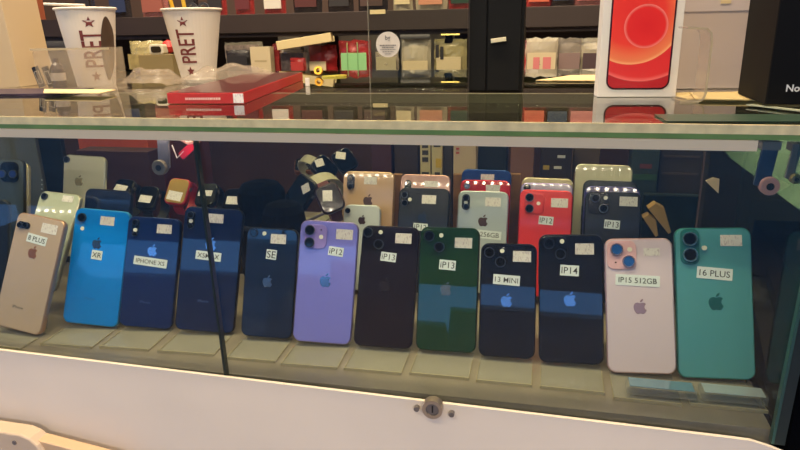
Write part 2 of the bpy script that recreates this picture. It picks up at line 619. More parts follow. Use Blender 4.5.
FRONT = [
    # label, pose, w, h, back, frame, spec
    ('rose gold phone leaning at the left end of the front row', (-.6477, .6193, .7410, 22, -.1, 7.7), .0735, .1490, K('back_rose_gold', (186, 160, 140), 0.4, coat=0.4, coat_rough=0.1), sat('frame_rose', (190, 150, 125)),
     dict(plateau=((24.5, 225), .019, .0082, K('bump_dark', (24, 24, 28), 0.2)), lenses=[((21.5, 225), .0037, LB), ((27, 225), .0037, LB)], price=((49.5, 229), .0235, .0125), name=('8 PLUS', (37, 239.5), .030, .0115, 3), logo=((33, 252), .0165, K('logo_copper', (176, 112, 84), 0.3, 0.6)), word=('iPhone', (18, 307), .016, M['ink_grey']))),
    ('bright blue phone with a single lens in the front row', (-.5652, .6522, .7395, 20.6, 8.7, 5.0), .0760, .1515, glass_back('back_bright_blue', (0, 128, 226)), sat('frame_blue', (60, 150, 215)),
     dict(lenses=[((82.5, 217.5), .0058, LB)], flash=(82.5, 228.5), price=((107.5, 221), .019, .0115), name=('XR', (97, 255), .0145, .0120, 3), logo=((97, 243), .0155, K('logo_grey', (92, 120, 150), 0.25, 0.8)), word=('iPhone', (89.5, 298.5), .014, K('word_blue', (40, 110, 180), 0.4)))),
    ('dark blue phone beside the bright blue one, wide name tag under its logo', (-.4890, .6591, .7390, 20.2, 9.9, 4.2), .0706, .1429, glass_back('back_navy', (13, 36, 92)), sat('frame_navy', (34, 48, 88)),
     dict(plateau=((136, 226.5), .0098, .0195, K('bump_navy', (20, 26, 44), 0.15, coat=1)), lenses=[((136.2, 222.5), .0040, LB), ((135.5, 234), .0032, LB)], flash=(136, 230), price=((164.5, 229), .0195, .0118), name=('IPHONE XS', (150.5, 262), .0440, .0110, 4), logo=((152.5, 250), .0155, lgB), word=('iPhone', (145, 302), .014, K('word_navy', (60, 80, 130), 0.4)))),
    ('large dark blue phone standing behind the glass seam', (-.4080, .6623, .7390, 20, 8.9, 4.0), .0774, .1576, glass_back('back_ink_blue', (14, 30, 72)), sat('frame_ink', (22, 28, 44)),
     dict(plateau=((191.5, 219.5), .0105, .021, K('bump_ink', (12, 14, 22), 0.15, coat=1)), lenses=[((191.5, 215), .0043, LB), ((191, 226), .0036, LB)], flash=(191.5, 221), price=((216, 218.5), .0195, .0115), name=('XSMAX', (208.5, 256), .0330, .0110, 3), logo=((211, 244), .0170, lgB), word=('iPhone', (203, 301), .014, M['word_navy']))),
    ('small dark blue phone with one lens, left of the lilac phone', (-.3229, .6612, .7390, 18.5, 5.2, 2.1), .0660, .1356, glass_back('back_deep_blue', (14, 34, 66)), sat('frame_deep', (20, 26, 38)),
     dict(lenses=[((254, 233), .0050, LB)], flash=(264.5, 233.5), price=((278.5, 239), .0195, .0118), name=('SE', (271.5, 254.5), .0130, .0120, 4), logo=((267.5, 281), .0150, lgB))),
    ('lilac phone with two stacked lenses in the front row', (-.2505, .6597, .7390, 20, 6.9, 2.9), .0722, .1481, glass_back('back_lilac', (130, 128, 222)), sat('frame_lilac', (150, 134, 196)),
     dict(plateau=((316, 236.5), .0275, .0295, K('bump_lilac', (150, 130, 206), 0.25, coat=0.6)), lenses=P3(LB, (310.5, 230), (310, 242.5)), flash=(321.5, 237), mic=(321.5, 230), price=((344.5, 234.5), .0205, .0125), name=('iP12', (336, 251.5), .0185, .0110, 5), logo=((325.5, 280), .0170, lgB))),
    ('black-violet phone between the lilac and the dark green phone', (-.1754, .6622, .7390, 27, 2.8, .9), .0715, .1467, glass_back('back_black_violet', (18, 7, 25)), sat('frame_violet', (26, 18, 30)),
     dict(plateau=((373.5, 238.5), .0280, .0300, K('bump_violet', (18, 12, 20), 0.2, coat=0.8)), lenses=P3(LB, (368.5, 232.5), (379, 244.5)), flash=(381, 232.5), price=((403.5, 238.5), .0200, .0125), name=('iP13', (388.5, 257), .0190, .0110, 4), logo=((385, 284.5), .0165, K('logo_dark', (46, 38, 48), 0.3, 0.7)))),
    ('dark green phone with two diagonal lenses in the front row', (-.1001, .6654, .7390, 22, .9, -.7), .0712, .1461, glass_back('back_dark_green', (20, 56, 30)), sat('frame_green', (26, 52, 34)),
     dict(plateau=((434.5, 241.5), .0285, .0295, K('bump_green', (22, 54, 32), 0.2, coat=0.8)), lenses=P3(LB, (429.5, 236), (439.5, 247)), flash=(441.5, 235.5), price=((463.5, 243), .0205, .0122), name=('iP13', (447.5, 265), .0195, .0115, 3), logo=((446, 288.5), .0165, K('logo_silver', (150, 156, 160), 0.25, 0.8)))),
    ('shortest navy phone, between the dark green one and a larger navy one', (-.0295, .6636, .7390, 21.8, .8, -1.2), .0640, .1310, glass_back('back_midnight', (12, 17, 34)), sat('frame_midnight', (18, 22, 36)),
     dict(plateau=((495.5, 259), .0275, .0285, K('bump_midnight', (12, 16, 28), 0.2, coat=0.8)), lenses=P3(LB, (489.5, 252.5), (500.5, 262)), flash=(502.3, 251), price=((522, 256.5), .0205, .0125), name=('13 MINI', (506.5, 280), .0305, .0115, 3), logo=((506.5, 300), .0160, lgB))),
    ('large navy phone left of the pale pink phone', (.0420, .6629, .7390, 21.9, -1.6, -3.2), .0708, .1452, glass_back('back_midnight', (12, 17, 34)), M['frame_midnight'],
     dict(plateau=((554, 249.5), .0300, .0305, M['bump_midnight']), lenses=P3(LB, (549, 243.5), (560.5, 254)), flash=(562, 241.5), price=((584.5, 249), .0205, .0125), name=('IP14', (569.5, 270.5), .0205, .0120, 3), logo=((570, 299), .0165, lgB))),
    ('pale pink phone with two blue-tinted lenses in the front row', (.1159, .6550, .7390, 22, -1.5, -4.0), .0712, .1469, glass_back('back_pale_pink', (214, 194, 208), True), sat('frame_pink', (214, 176, 180)),
     dict(plateau=((621.5, 255), .0310, .0315, K('bump_pink', (226, 178, 186), 0.3, coat=0.5)), lenses=P3(M['lens_blue'], (616.5, 249.5), (628.5, 261.5), .0068), flash=(629.5, 249.5), mic=(615.5, 262.5), ring=K('ring_pink', (190, 170, 190), 0.25, 0.8), price=((651.5, 252), .0165, .0085), name=('IP15 512GB', (637.5, 280.5), .0460, .0120, 3), logo=((640, 306.5), .0165, K('logo_pink', (214, 172, 182), 0.25, 0.6)))),
    ('teal phone with twin stacked lenses at the right end of the front row', (.1915, .6578, .7390, 21.4, .7, -2.8), .0772, .1611, glass_back('back_teal', (78, 148, 160), True), sat('frame_teal', (70, 150, 146)),
     dict(plateau=((689.5, 246.5), .0195, .0390, K('bump_teal', (40, 108, 110), 0.25, coat=0.8)), lenses=[((689.2, 239), .0078, LB), ((689.6, 254.8), .0078, LB)], ring=K('ring_teal', (136, 176, 182), 0.25, 0.8), flash=(704, 248), price=((731, 240.5), .0215, .0120), name=('16 PLUS', (714.5, 273.5), .0355, .0125, 5), logo=((716, 301.5), .0185, K('logo_teal', (38, 112, 114), 0.3, 0.5)))),
]
front_poses = []
for lab, ps, w, h, back, frame, spec in FRONT:
    b = pose(*ps)
    front_poses.append((ps, w))
    make_phone(lab, b, w, h, back, frame, spec, group=G1)

G2 = 'phones stood behind the front row'


def top_pose(u, v, Y, h, lean, yaw=0.0, roll=0.0):
    """Pose of a phone whose top edge's middle shows at (u, v) at depth Y."""
    p = at(u, v, Y)
    rot = Matrix.Rotation(R(yaw), 4, 'Z') @ Matrix.Rotation(-R(lean), 4, 'X') @ Matrix.Rotation(R(roll), 4, 'Y')
    q = p - rot @ Vector((0, 0, h))
    return Matrix.Translation(q) @ rot


lgDark = K('logo_smoke', (84, 62, 62), 0.35, 0.5)
BACK = [
    ('large gold phone, tallest behind the lilac and black-violet phones', (369, 171.5, .885, .1575, 16.6, 0, 0), .0774, .1575, K('back_gold', (196, 158, 122), 0.3, coat=1, coat_rough=0.05), sat('frame_gold', (206, 168, 130)),
     dict(plateau=((351, 182), .0115, .0225, M['bump_dark']), lenses=[((351, 178.5), .0045, LB), ((351, 187), .0040, LB)], price=((370.5, 180.5), .0195, .0115), logo=((368, 200), .0175, lgDark))),
    ('small white phone standing in front of the large gold phone', (362, 205, .850, .1238, 13, 2, 0), .0545, .1238, K('back_white', (206, 210, 214), 0.25, coat=0.8), sat('frame_white', (200, 204, 208)),
     dict(lenses=[((348, 210.5), .0040, LB)], logo=((362, 219.5), .0135, lgDark))),
    ('pink phone behind the black phone in the second row', (425.5, 174.5, .872, .1467, 18.05, 0, 0), .0715, .1467, K('back_pink', (196, 148, 138), 0.3, coat=1, coat_rough=0.05), sat('frame_pinkgold', (206, 158, 146)),
     dict(plateau=((408, 187), .010, .020, M['bump_green']), lenses=[((408, 183.5), .0042, LB), ((408, 191), .0042, LB)], price=((431, 184), .019, .0085))),
    ('black phone in front of the pink phone in the second row', (424.5, 188, .852, .1460, 18.2, 0, 0), .0715, .1460, K('back_black', (14, 16, 24), 0.4, coat=.3, coat_rough=.05), fr_black,
     dict(plateau=((405, 198.5), .0125, .021, M['bump_dark']), lenses=[((405, 195), .0045, LB), ((405, 203), .0045, LB)], flash=(410, 199.5), price=((429, 199.5), .0200, .0120), logo=((422.5, 217), .0160, K('logo_slate', (44, 58, 80), 0.3, 0.7)), name=('IP12', (420.5, 227), .0200, .0100, 2))),
    ('royal blue phone, rearmost of the stack with the silver phone', (486.5, 169.5, .906, .1467, 14, -2, 0), .0715, .1467, glass_back('back_royal', (32, 62, 130)), sat('frame_royal', (40, 70, 130)),
     dict(price=((487.5, 177), .019, .008))),
    ('red phone between the royal blue phone and the silver phone', (485.5, 180, .892, .1467, 17.2, 0, 0), .0715, .1467, glass_back('back_crimson', (196, 28, 44)), sat('frame_crimson', (200, 40, 50)),
     dict(lenses=[((467, 186), .0045, K('lens_navy', (30, 50, 110), 0.1, coat=1))], price=((493, 188.5), .020, .010))),
    ('silver phone at the front of the stack left of the red phone', (483.5, 191, .876, .1436, 17.6, 0, 0), .0709, .1436, K('back_silver', (178, 186, 192), 0.3, coat=1, coat_rough=0.05), sat('frame_silver', (196, 200, 204)),
     dict(plateau=((466, 202), .0110, .0225, M['bump_dark']), lenses=[((466, 198), .0045, LB), ((466, 206.5), .0040, LB)], flash=(466, 202.5), price=((493, 202), .0215, .0125), logo=((483, 220.5), .0165, lgDark), name=('X 256GB', (486, 234.5), .0420, .0115, 3))),
    ('cream phone, rearmost behind the bright red phone', (547.5, 178, .908, .1467, 13, -3, 0), .0715, .1467, K('back_cream', (208, 190, 150), 0.3, coat=1, coat_rough=0.05), sat('frame_cream', (212, 196, 160)), dict()),
    ('pale lilac phone between the cream phone and the bright red phone', (547, 183, .893, .1467, 17.1, 0, 0), .0715, .1467, K('back_pale_lilac', (176, 166, 196), 0.3, coat=1, coat_rough=0.05), M['frame_lilac'],
     dict(lenses=[((527, 187.5), .0050, LB)])),
    ('bright red phone with two stacked lenses in the second row', (546.5, 190, .875, .1467, 18, 0, 0), .0715, .1467, K('back_bright_red', (222, 44, 40), 0.35, coat=0.8, coat_rough=0.05), sat('frame_red', (206, 44, 42)),
     dict(plateau=((534, 203.5), .0270, .0290, K('bump_red', (214, 42, 40), 0.3, coat=0.6)), lenses=P3(LB, (529.5, 197.5), (529.5, 208.5), .0058), flash=(538.5, 203.5), price=((559.5, 203), .0225, .0125), name=('IP12', (546, 220.5), .0195, .0115, 3))),
    ('off-white phone, tallest and rearmost at the right of the second row', (604, 164.5, .925, .1609, 14, -4, 0), .0778, .1609, K('back_off_white', (196, 188, 160), 0.35, coat=0.5), sat('frame_off_white', (200, 192, 168)), dict()),
    ('black phone behind the indigo phone at the right of the second row', (610.5, 180.5, .897, .1467, 19, -2, 0), .0715, .1467, K('back_soot', (12, 14, 26), 0.3, coat=1), fr_black, dict()),
    ('indigo phone behind the navy phone at the right of the second row', (612.5, 186.5, .876, .1467, 17.8, 0, 0), .0715, .1467, K('back_indigo', (64, 60, 120), 0.3, coat=1, coat_rough=0.05), sat('frame_indigo', (84, 80, 140)), dict()),
    ('navy phone with two diagonal lenses at the right of the second row', (613.5, 192, .861, .1467, 17.9, 0, 0), .0715, .1467, K('back_night', (13, 18, 36), 0.4, coat=.35, coat_rough=.05), M['frame_midnight'],
     dict(plateau=((599, 203.5), .0270, .0290, M['bump_midnight']), lenses=P3(LB, (595.5, 198), (603.5, 208.5), .0058), flash=(605.5, 198), price=((628.5, 201.5), .0225, .0125), name=('IP13', (612, 224.5), .0195, .0115, 3))),
    ('large silver phone with a golden logo, rearmost at the left', (84.5, 155.5, .845, .1584, 14, 4, 3), .0700, .1584, K('back_champagne', (190, 182, 156), 0.35, coat=0.5), sat('frame_champagne', (196, 190, 168)),
     dict(lenses=[((67, 159.5), .0052, LB)], logo=((79, 180.5), .0165, K('logo_gold', (226, 206, 150), 0.25, 0.8)))),
    ('silver phone standing behind the rose gold phone', (61, 192.5, .752, .1384, 30.9, 0, 4), .0673, .1384, K('back_pearl', (178, 182, 160), 0.3, coat=.6, coat_rough=0.05), M['frame_champagne'],
     dict(lenses=[((45, 196.5), .0050, LB)], price=((68, 199), .018, .009))),
    ('navy phone standing behind the bright blue phone', (108.5, 189.5, .778, .1467, 18, 5, 3), .0715, .1467, K('back_sea', (16, 28, 58), 0.25, coat=1), M['frame_midnight'], dict()),
    ('graphite phone in a thick black case at the left edge of the case', (0, 158.5, .76, .160, 14, 14, 3), .0680, .160, K('back_graphite', (52, 60, 66), 0.3, coat=0.8), K('rubber_black', (10, 10, 11), 0.5),
     dict(plateau=((10, 172), .0260, .0290, K('bump_graphite', (8, 14, 30), 0.15, coat=1)), lenses=[((3, 174), .0060, M['lens_navy']), ((14, 174), .0060, M['lens_navy'])])),
    ('cream phone edge showing behind the graphite phone at left', (5, 162, .785, .1584, 14, 12, 3), .0700, .1584, K('back_ivory', (204, 186, 146), 0.4), sat('frame_ivory', (206, 190, 150)), dict()),
    ('black phone lowest in the left corner of the case', (-18, 199, .69, .1467, 16, 14, 3), .0715, .1467, K('back_coal', (22, 24, 26), 0.3, coat=0.6), M['rubber_black'], dict()),
]
for lab, tp, w, h, back, frame, spec in BACK:
    make_phone(lab, top_pose(*tp), w, h, back, frame, spec, group=G2)

# ------------------------------------------------------------------ display case
D = 0.575           # plane of the front glass
ZT = 1.0197         # top of the counter glass
ZF = 0.733          # floor of the case
XL, XR_ = -1.75, 0.229


def panel_top(x):
    z = 0.7316 - 0.0171 * (x + 0.07)
    if x > 0.20:
        z -= 0.9 * (x - 0.20) ** 1.35
    return z


# top panes (two, joined at y = 0.83..) with the front edge's pale refraction painted as a band
case = thing('display_case', 'glass phone display case with a pale front edge and a white front', 'display case', (0, D, 0))
inv = Matrix.Translation((0, -D, 0))


def cpart(mb, name, m, parent=None, smooth=False, label=None):
    o = mb.build(name, m, parent or case, smooth, label)
    if parent is None:
        o.matrix_parent_inverse = inv
    return o


top = cpart(MB().box(XL, XR_ + 0.06, D + 0.0005, 0.832, ZT - 0.012, ZT), 'top_pane', M['top_glass'])
MB().box(XL, XR_ + 0.06, D - 0.0015, D + 0.0004, ZT - 0.0078, ZT + 0.0002).build('edge_refraction', M['edge_refraction'], top, False, 'pale band along the front edge, refracted light put into colour')
MB().box(XL, XR_ + 0.06, D - 0.0015, D + 0.0004, ZT - 0.0122, ZT - 0.0079).build('glass_edge', M['glass_edge_green'], top, False, 'green cut edge of the glass')
top2 = cpart(MB().box(XL, XR_ + 0.06, 0.8335, 1.32, ZT - 0.012, ZT), 'top_pane', M['top_glass'])
MB().box(XL, XR_ + 0.06, 0.8322, 0.8334, ZT - 0.012, ZT + 0.0004).build('joint_strip', K('joint_strip', (150, 138, 112), 0.4), top2, False)
MB().box(XL, XR_ + 0.06, 1.3202, 1.322, ZT - 0.012, ZT).build('glass_edge', K('rear_edge', (60, 62, 40), .3), top2, False, 'dark cut edge of the glass')
# front panes with the seam
sx_top, sx_bot = at(199, 165, D).x, at(225, 356, D).x
seam = (at(193.5, 137, D), at(223.5, 357, D))


def pane(xa_t, xa_b, xb_t, xb_b):
    zt = ZT - 0.0125
    pts = [(xa_b, 0.722), (xb_b, 0.722), (xb_t, zt), (xa_t, zt)]
    return MB().prism(pts, D, D + 0.006)


fp1 = cpart(pane(XL, XL, seam[0].x - .0015, seam[1].x - .0015), 'front_pane', M['front_glass'])
fp2 = cpart(pane(seam[0].x + .0015, seam[1].x + .0015, XR_, XR_ - .006), 'front_pane', M['front_glass'])
pts = [(seam[1].x - .0013, 0.722), (seam[1].x + .0013, 0.722), (seam[0].x + .0013, ZT - .0125), (seam[0].x - .0013, ZT - .0125)]
MB().prism(pts, D - 0.0006, D + 0.0066).build('seam_edge', M['glass_edge_dark'], fp1, False, 'dark green cut edge at the seam')
# right side pane
splay = Matrix(((1, .10, 0, XR_ - .10 * D), (0, 1, 0, 0), (0, 0, 1, 0), (0, 0, 0, 1)))
sp = cpart(MB().box(-0.004, 0.002, D + 0.007, 1.25, ZF + .0004, ZT - 0.0125, xf=splay), 'side_pane', M['side_glass'])
MB().prism([(XR_ - .0075, 0.722), (XR_ - .005, 0.722), (XR_ + .001, ZT - .0125), (XR_ - .0015, ZT - .0125)], D - 0.0006, D + 0.0068).build('corner_edge', K('corner_green', (44, 80, 68), 0.3), sp, False, 'green cut edge of the corner glass')
MB().prism([(XR_ - .0048, 0.722), (XR_ + .004, 0.722), (XR_ + .010, ZT - .0125), (XR_ + .0012, ZT - .0125)], D - 0.0006, D + 0.0068).build('corner_seal', M['glass_edge_dark'], sp, False)
# aluminium profile carrying the small lamps
stx = at(757, 146, D).x
st = cpart(MB().box(XL, stx, D + 0.0066, D + 0.022, ZT - 0.0217, ZT - 0.0127), 'aluminium_profile', M['alu'])
MB().box(XL, stx, D - 0.0017, D - 0.0003, ZT - 0.0217, ZT - 0.0127).build('profile_face', M['alu'], st, False)
mb = MB()
n_led = 95
for i in range(n_led):
    x = stx - 0.01 - i * 0.0158
    mb.box(x - 0.0016, x + 0.0016, D + 0.0222, D + 0.0235, ZT - 0.0195, ZT - 0.0160)
mb.build('lamp_row', K('led_white', (255, 240, 226), 0.4, emit=130.0), st, False, 'row of tiny lit lamps on the profile')
# floor, back and body
cpart(MB().box(XL, XR_ - 0.006, D + 0.007, 1.25, ZF - 0.02, ZF), 'case_floor', M['case_floor'])
cpart(MB().box(XL, XR_ + 0.056, 1.235, 1.25, ZF, ZT - 0.0125), 'case_back', M['case_back'])
cpart(MB().box(XL, XR_ - 0.006, D + 0.012, 1.25, 0.0, ZF - 0.021), 'case_body', K('case_body', (200, 190, 178), 0.6))
# white vinyl front
mb = MB()
bm = mb.bm
nx, nz_ = 130, 40
grid = []
for i in range(nx + 1):
    x = XL + (0.60 - XL) * i / nx
    col = []
    for j in range(nz_ + 1):
        zt = panel_top(x)
        z = zt * (1 - j / nz_)
        wob = noise.noise(Vector((x * 5, z * 7, 1.3))) * 0.0022 + noise.noise(Vector((x * 16 + z * 10, z * 18, 4.0))) * 0.0006
        y = D - 0.006 + wob * min(1, j / 4) - (0.010 * (j / nz_))
        col.append(bm.verts.new((x, y, z)))
    grid.append(col)
for i in range(nx):
    for j in range(nz_):
        bm.faces.new((grid[i][j], grid[i][j + 1], grid[i + 1][j + 1], grid[i + 1][j]))
fr = mb.build('front_sheet', M['white_vinyl'], case, True, 'white vinyl sheet over the lower front')
fr.matrix_parent_inverse = inv
so = fr.modifiers.new('thick', 'SOLIDIFY')
so.thickness = 0.004
so.offset = 1
# lock with two screws
lp = at(432.5, 409, D - 0.012)
lk = MB().ring(lp.x, lp.z, 0.0068, 0.0105, lp.y - 0.002, lp.y + 0.008).build('lock', K('lock_ring', (176, 160, 140), 0.3, 0.8), case)
lk.matrix_parent_inverse = inv
MB().disc(lp.x, lp.z, 0.0068, lp.y - 0.0005, lp.y + 0.008, 20).build('lock_barrel', M['steel_dull'], lk)
MB().box(lp.x - 0.0008, lp.x + 0.0008, lp.y - 0.0009, lp.y, lp.z - 0.004, lp.z + 0.004).build('keyhole', M['black_plastic'], lk)
for u, v in ((416.5, 409), (451.5, 414.5)):
    p = at(u, v, D - 0.010)
    s = MB().disc(p.x, p.z, 0.0029, p.y - 0.001, p.y + 0.008, 14).build('screw', M['steel_dull'], case)
    s.matrix_parent_inverse = inv

# ------------------------------------------------------------------ acrylic stands under the front phones
for i, (ps, w) in enumerate(front_poses):
    x, y, z, lean, yaw, roll = ps
    s = thing('acrylic_stand', '', 'phone stand', (x, y, ZF + .0005), group='clear acrylic stands under the front row')
    s.rotation_euler = (0, 0, R(yaw * 0.3))
    ww = w * 0.46
    fy = min(.048, y - D - .012)
    MB().box(-ww, ww, -fy, 0.012, 0.0, 0.0008).build('base', M['acrylic'], s, False)
    MB().box(-ww, ww, -fy - .0020, -fy - .0005, 0.0, 0.0035).build('front_lip', M['acrylic_edge'], s, False)
    for sgn in (-1, 1):
        MB().box(sgn * ww - 0.0004, sgn * ww + 0.0004, -fy, -0.004, 0.0, 0.0018).build('side_edge', M['acrylic_edge'], s, False)
    bt = Matrix.Translation((0, 0.0185, 0.0)) @ Matrix.Rotation(-R(lean), 4, 'X')
    MB().box(-ww * .8, ww * .8, 0.0, 0.002, 0.002, 0.060, xf=bt).build('back_rest', M['acrylic'], s, False)
    s['label'] = 'clear acrylic stand under the ' + FRONT[i][0].split(' in the front')[0].split(' at the right')[0].split(' leaning')[0].split(' with')[0].split(' standing')[0].split(' beside')[0].split(',')[0].split(' between')[0].split(' left of')[0] + ['', '', ' beside the bright blue one', ' at the glass seam', ', left of the lilac phone', '', '', '', '', ' beside the pale pink one', '', ''][i]

# price blocks lying before the two right-hand phones
for u, v, wd, lab, m in ((660, 391, .066, 'bluish clear price block before the pale pink phone', K('block_blue', (92, 132, 160), 0.15, coat=1)), (732, 397, .060, 'pale clear price block before the teal phone', K('block_pale', (168, 180, 190), 0.15, coat=1))):
    p = on(u, v, ZF + 0.006)
    bl = thing('price_block', lab, 'price holder', (p.x, p.y, ZF + 0.0052), group='price blocks on the case floor')
    MB().box(-wd / 2, wd / 2, -0.011, 0.011, 0.0, 0.008, 0.001).build('block', M['acrylic'], bl)
    MB().box(-wd / 2 + .002, wd / 2 - .002, -0.0085, 0.0085, 0.0082, 0.0088).build('price_card', m, bl, False)

# dark step and wooden slats behind the second row
tag(MB().box(-1.0, 0.20, 0.872, 1.0, ZF + .0005, ZF + 0.020).build('display_step', K('step_brown', (40, 28, 22), 0.7), None, False), 'low dark brown step running behind the second row of phones', 'display step')
for u, lab in ((395, 'wooden upright between the gold and the black phone'), (456, 'wooden upright between the black and the silver phone'), (514.5, 'wooden upright between the silver and the bright red phone'), (579, 'wooden upright right of the bright red phone')):
    p = at(u, 190, 0.905)
    tag(MB().box(p.x - .007, p.x + .007, 0.925, 0.933, ZF + .0202, at(u, 180, 0.905).z + .004, 0.001).build('wooden_upright', K('wood_tan', (140, 96, 58), 0.6, var=0.2, scale=60)), lab, 'wooden post', 'wooden uprights behind the second row')

zs1, zs2a, zs2b = 0.972, 1.098, 1.150      # shelf levels at the back of the shop

# ------------------------------------------------------------------ things inside the case, behind
def crate(name, label, cat, u0, v0, u1, v1, Y, depth, m, floor=None, group=None, bevel=0.001, extra=None, yaw=0):
    """A standing carton whose face fills the given span at depth Y; it reaches down to the floor it stands on."""
    a, b = at(u0, v0, Y), at(u1, v1, Y)
    x0, x1, zt = a.x, b.x, max(a.z, at(u1, v0, Y).z)
    z0 = floor if floor is not None else b.z
    t = thing(name, label, cat, ((x0 + x1) / 2, Y, z0), group)
    t.rotation_euler = (0, 0, R(yaw))
    if abs(z0 - zs1) < .002:
        zt = min(zt, zs2a - .004)
    w, h = x1 - x0, zt - z0
    body = MB().box(-w / 2, w / 2, 0, depth, 0, h, bevel).build('carton', m, t)
    if extra:
        extra(t, w, h)
    return t


def face_marks(items):
    """Printed patches: (x0, x1, z0, z1, material) as shares of the face."""
    def f(t, w, h):
        for x0, x1, z0, z1, m in items:
            MB().box(-w / 2 + w * x0, -w / 2 + w * x1, -0.0006, 0.0, h * z0, h * z1).build('printed_patch', m, t, False)
    return f


IK = K('print_dark', (52, 46, 44), 0.6)
RD = K('print_red', (176, 50, 50), 0.6)
YL = K('print_yellow', (196, 160, 60), 0.6)
cb = 'cartons at the back of the case'
cream2 = K('cream_box', (190, 172, 132), 0.6)
CF = ZF + .0005
crate('carton', 'narrow cream carton with dark square marks at the back of the case', 'box', 420, 140, 430.5, 178, 1.03, .05, cream2, CF, cb, extra=face_marks([(.2, .8, .93, .97, IK), (.2, .8, .87, .91, IK), (.2, .8, .81, .85, IK), (.15, .85, .70, .72, IK)]))
crate('carton', 'narrow cream carton with a yellow patch at the back of the case', 'box', 431.5, 140, 442, 178, 1.03, .05, cream2, CF, cb, extra=face_marks([(.2, .85, .94, .97, IK), (.4, .95, .76, .84, YL), (.3, .8, .66, .72, IK)]))
crate('carton', 'dark carton between the yellow-patched and the red-dotted carton', 'box', 443, 142, 452, 180, 1.04, .05, K('carton_dark', (58, 50, 44), 0.6), CF, cb)
crate('carton', 'cream carton with red dots at the back of the case', 'box', 453.5, 141, 475.5, 192, 1.02, .05, K('cream_box_pinkish', (196, 170, 142), 0.6), CF, cb, extra=face_marks([(.12, .26, .96, .975, RD), (.12, .26, .925, .94, RD), (.12, .26, .89, .905, RD), (.25, .7, .70, .715, RD)]))
crate('carton', 'black carton right of the red-dotted cream carton', 'box', 478, 144, 506, 180, 1.05, .05, K('carton_black', (26, 28, 30), 0.5), CF, cb)
crate('carton', 'dull red-brown carton at the back of the case', 'box', 511, 146, 533, 180, 1.03, .05, K('carton_maroon', (122, 82, 66), 0.6), CF, cb)
crate('carton', 'brown carton with white patches behind the bright red phone', 'box', 541, 147, 570, 182, 1.05, .05, K('carton_brown', (58, 42, 32), 0.6), CF, cb, extra=face_marks([(.55, .8, .90, .925, M['white_card']), (.45, .7, .80, .825, M['white_card']), (.1, .3, .79, .83, YL)]))
crate('carton', 'tan carton behind the off-white phone', 'box', 574, 148, 598, 180, 1.08, .05, K('carton_tan', (120, 96, 68), 0.6), CF, cb)
crate('carton', 'grey-green carton with a red and a green patch at right', 'box', 633, 150, 657, 184, 1.03, .04, K('carton_greygreen', (58, 68, 64), 0.5), CF, cb, extra=face_marks([(.3, .75, .84, .88, K('patch_red', (120, 62, 58), 0.5)), (.04, .96, .74, .79, K('patch_green', (66, 96, 66), 0.5))]))
crate('carton', 'wide brown carton at the right end of the cartons', 'box', 661, 150, 700, 188, 1.05, .05, K('carton_umber', (64, 50, 38), 0.6), CF, cb, extra=face_marks([(.08, .92, .78, .80, K('umber_light', (92, 72, 54), 0.6)), (.08, .92, .93, .95, M['umber_light'])]))
crate('carton', 'maroon carton behind the gold phone', 'box', 371, 140, 392, 185, 1.06, .05, K('carton_wine', (64, 26, 30), 0.6), CF, cb)
crate('carton', 'dark brown carton right of the maroon carton', 'box', 394, 142, 418, 180, 1.06, .05, K('carton_cocoa', (48, 32, 28), 0.6), CF, cb)
crate('carton', 'orange-red carton behind the smartwatches at left', 'box', 77, 135, 150, 163, 1.02, .06, K('carton_orange', (206, 84, 34), 0.6, var=0.1, scale=14), CF, cb)
crate('carton', 'low dark maroon carton in front of the orange-red carton', 'box', 76, 152, 151, 175, .965, .04, K('carton_garnet', (60, 26, 22), 0.6), CF, cb)
crate('carton', 'dark maroon carton right of the orange-red carton', 'box', 152, 140, 196, 172, 1.06, .06, K('carton_oxblood', (74, 30, 24), 0.6), CF, cb)

# grey tablet at the left with three contacts
a, b = at(-40, 128, 0.86), at(54, 240, 0.86)
tb = thing('tablet', 'grey tablet standing upright at the left with three contact dots', 'tablet', ((a.x + b.x) / 2, 0.86, ZF + .0005))
w, h = b.x - a.x, 1.000 - ZF
MB().prism(rr(w, h, 0.010, 6, 0, h / 2), 0, 0.0065, 0.0012).build('housing', K('tablet_grey', (92, 88, 72), 0.4, 0.3), tb)
MB().prism(rr(w - .006, h - .006, 0.008, 6, 0, h / 2), 0.0060, 0.0068).build('screen', M['black_gloss'], tb)
for v in (180, 184.5, 189):
    q = at(42, v, 0.86) - Vector(tb.location)
    MB().disc(q.x, q.z, 0.0013, -0.0004, 0.0, 12).build('contact', K('contact_pale', (190, 180, 150), 0.3, 0.6), tb)
a, b = at(57, 140, 0.90), at(78, 240, 0.90)
tag(MB().prism(rr(b.x - a.x + .1, 0.255, 0.008, 6, (a.x + b.x) / 2 - .05, ZF + .128), 0.90, 0.909, 0.002).build('tablet_case', K('tablet_case_black', (16, 15, 15), 0.6)), 'black folio case standing behind the grey tablet', 'tablet case')


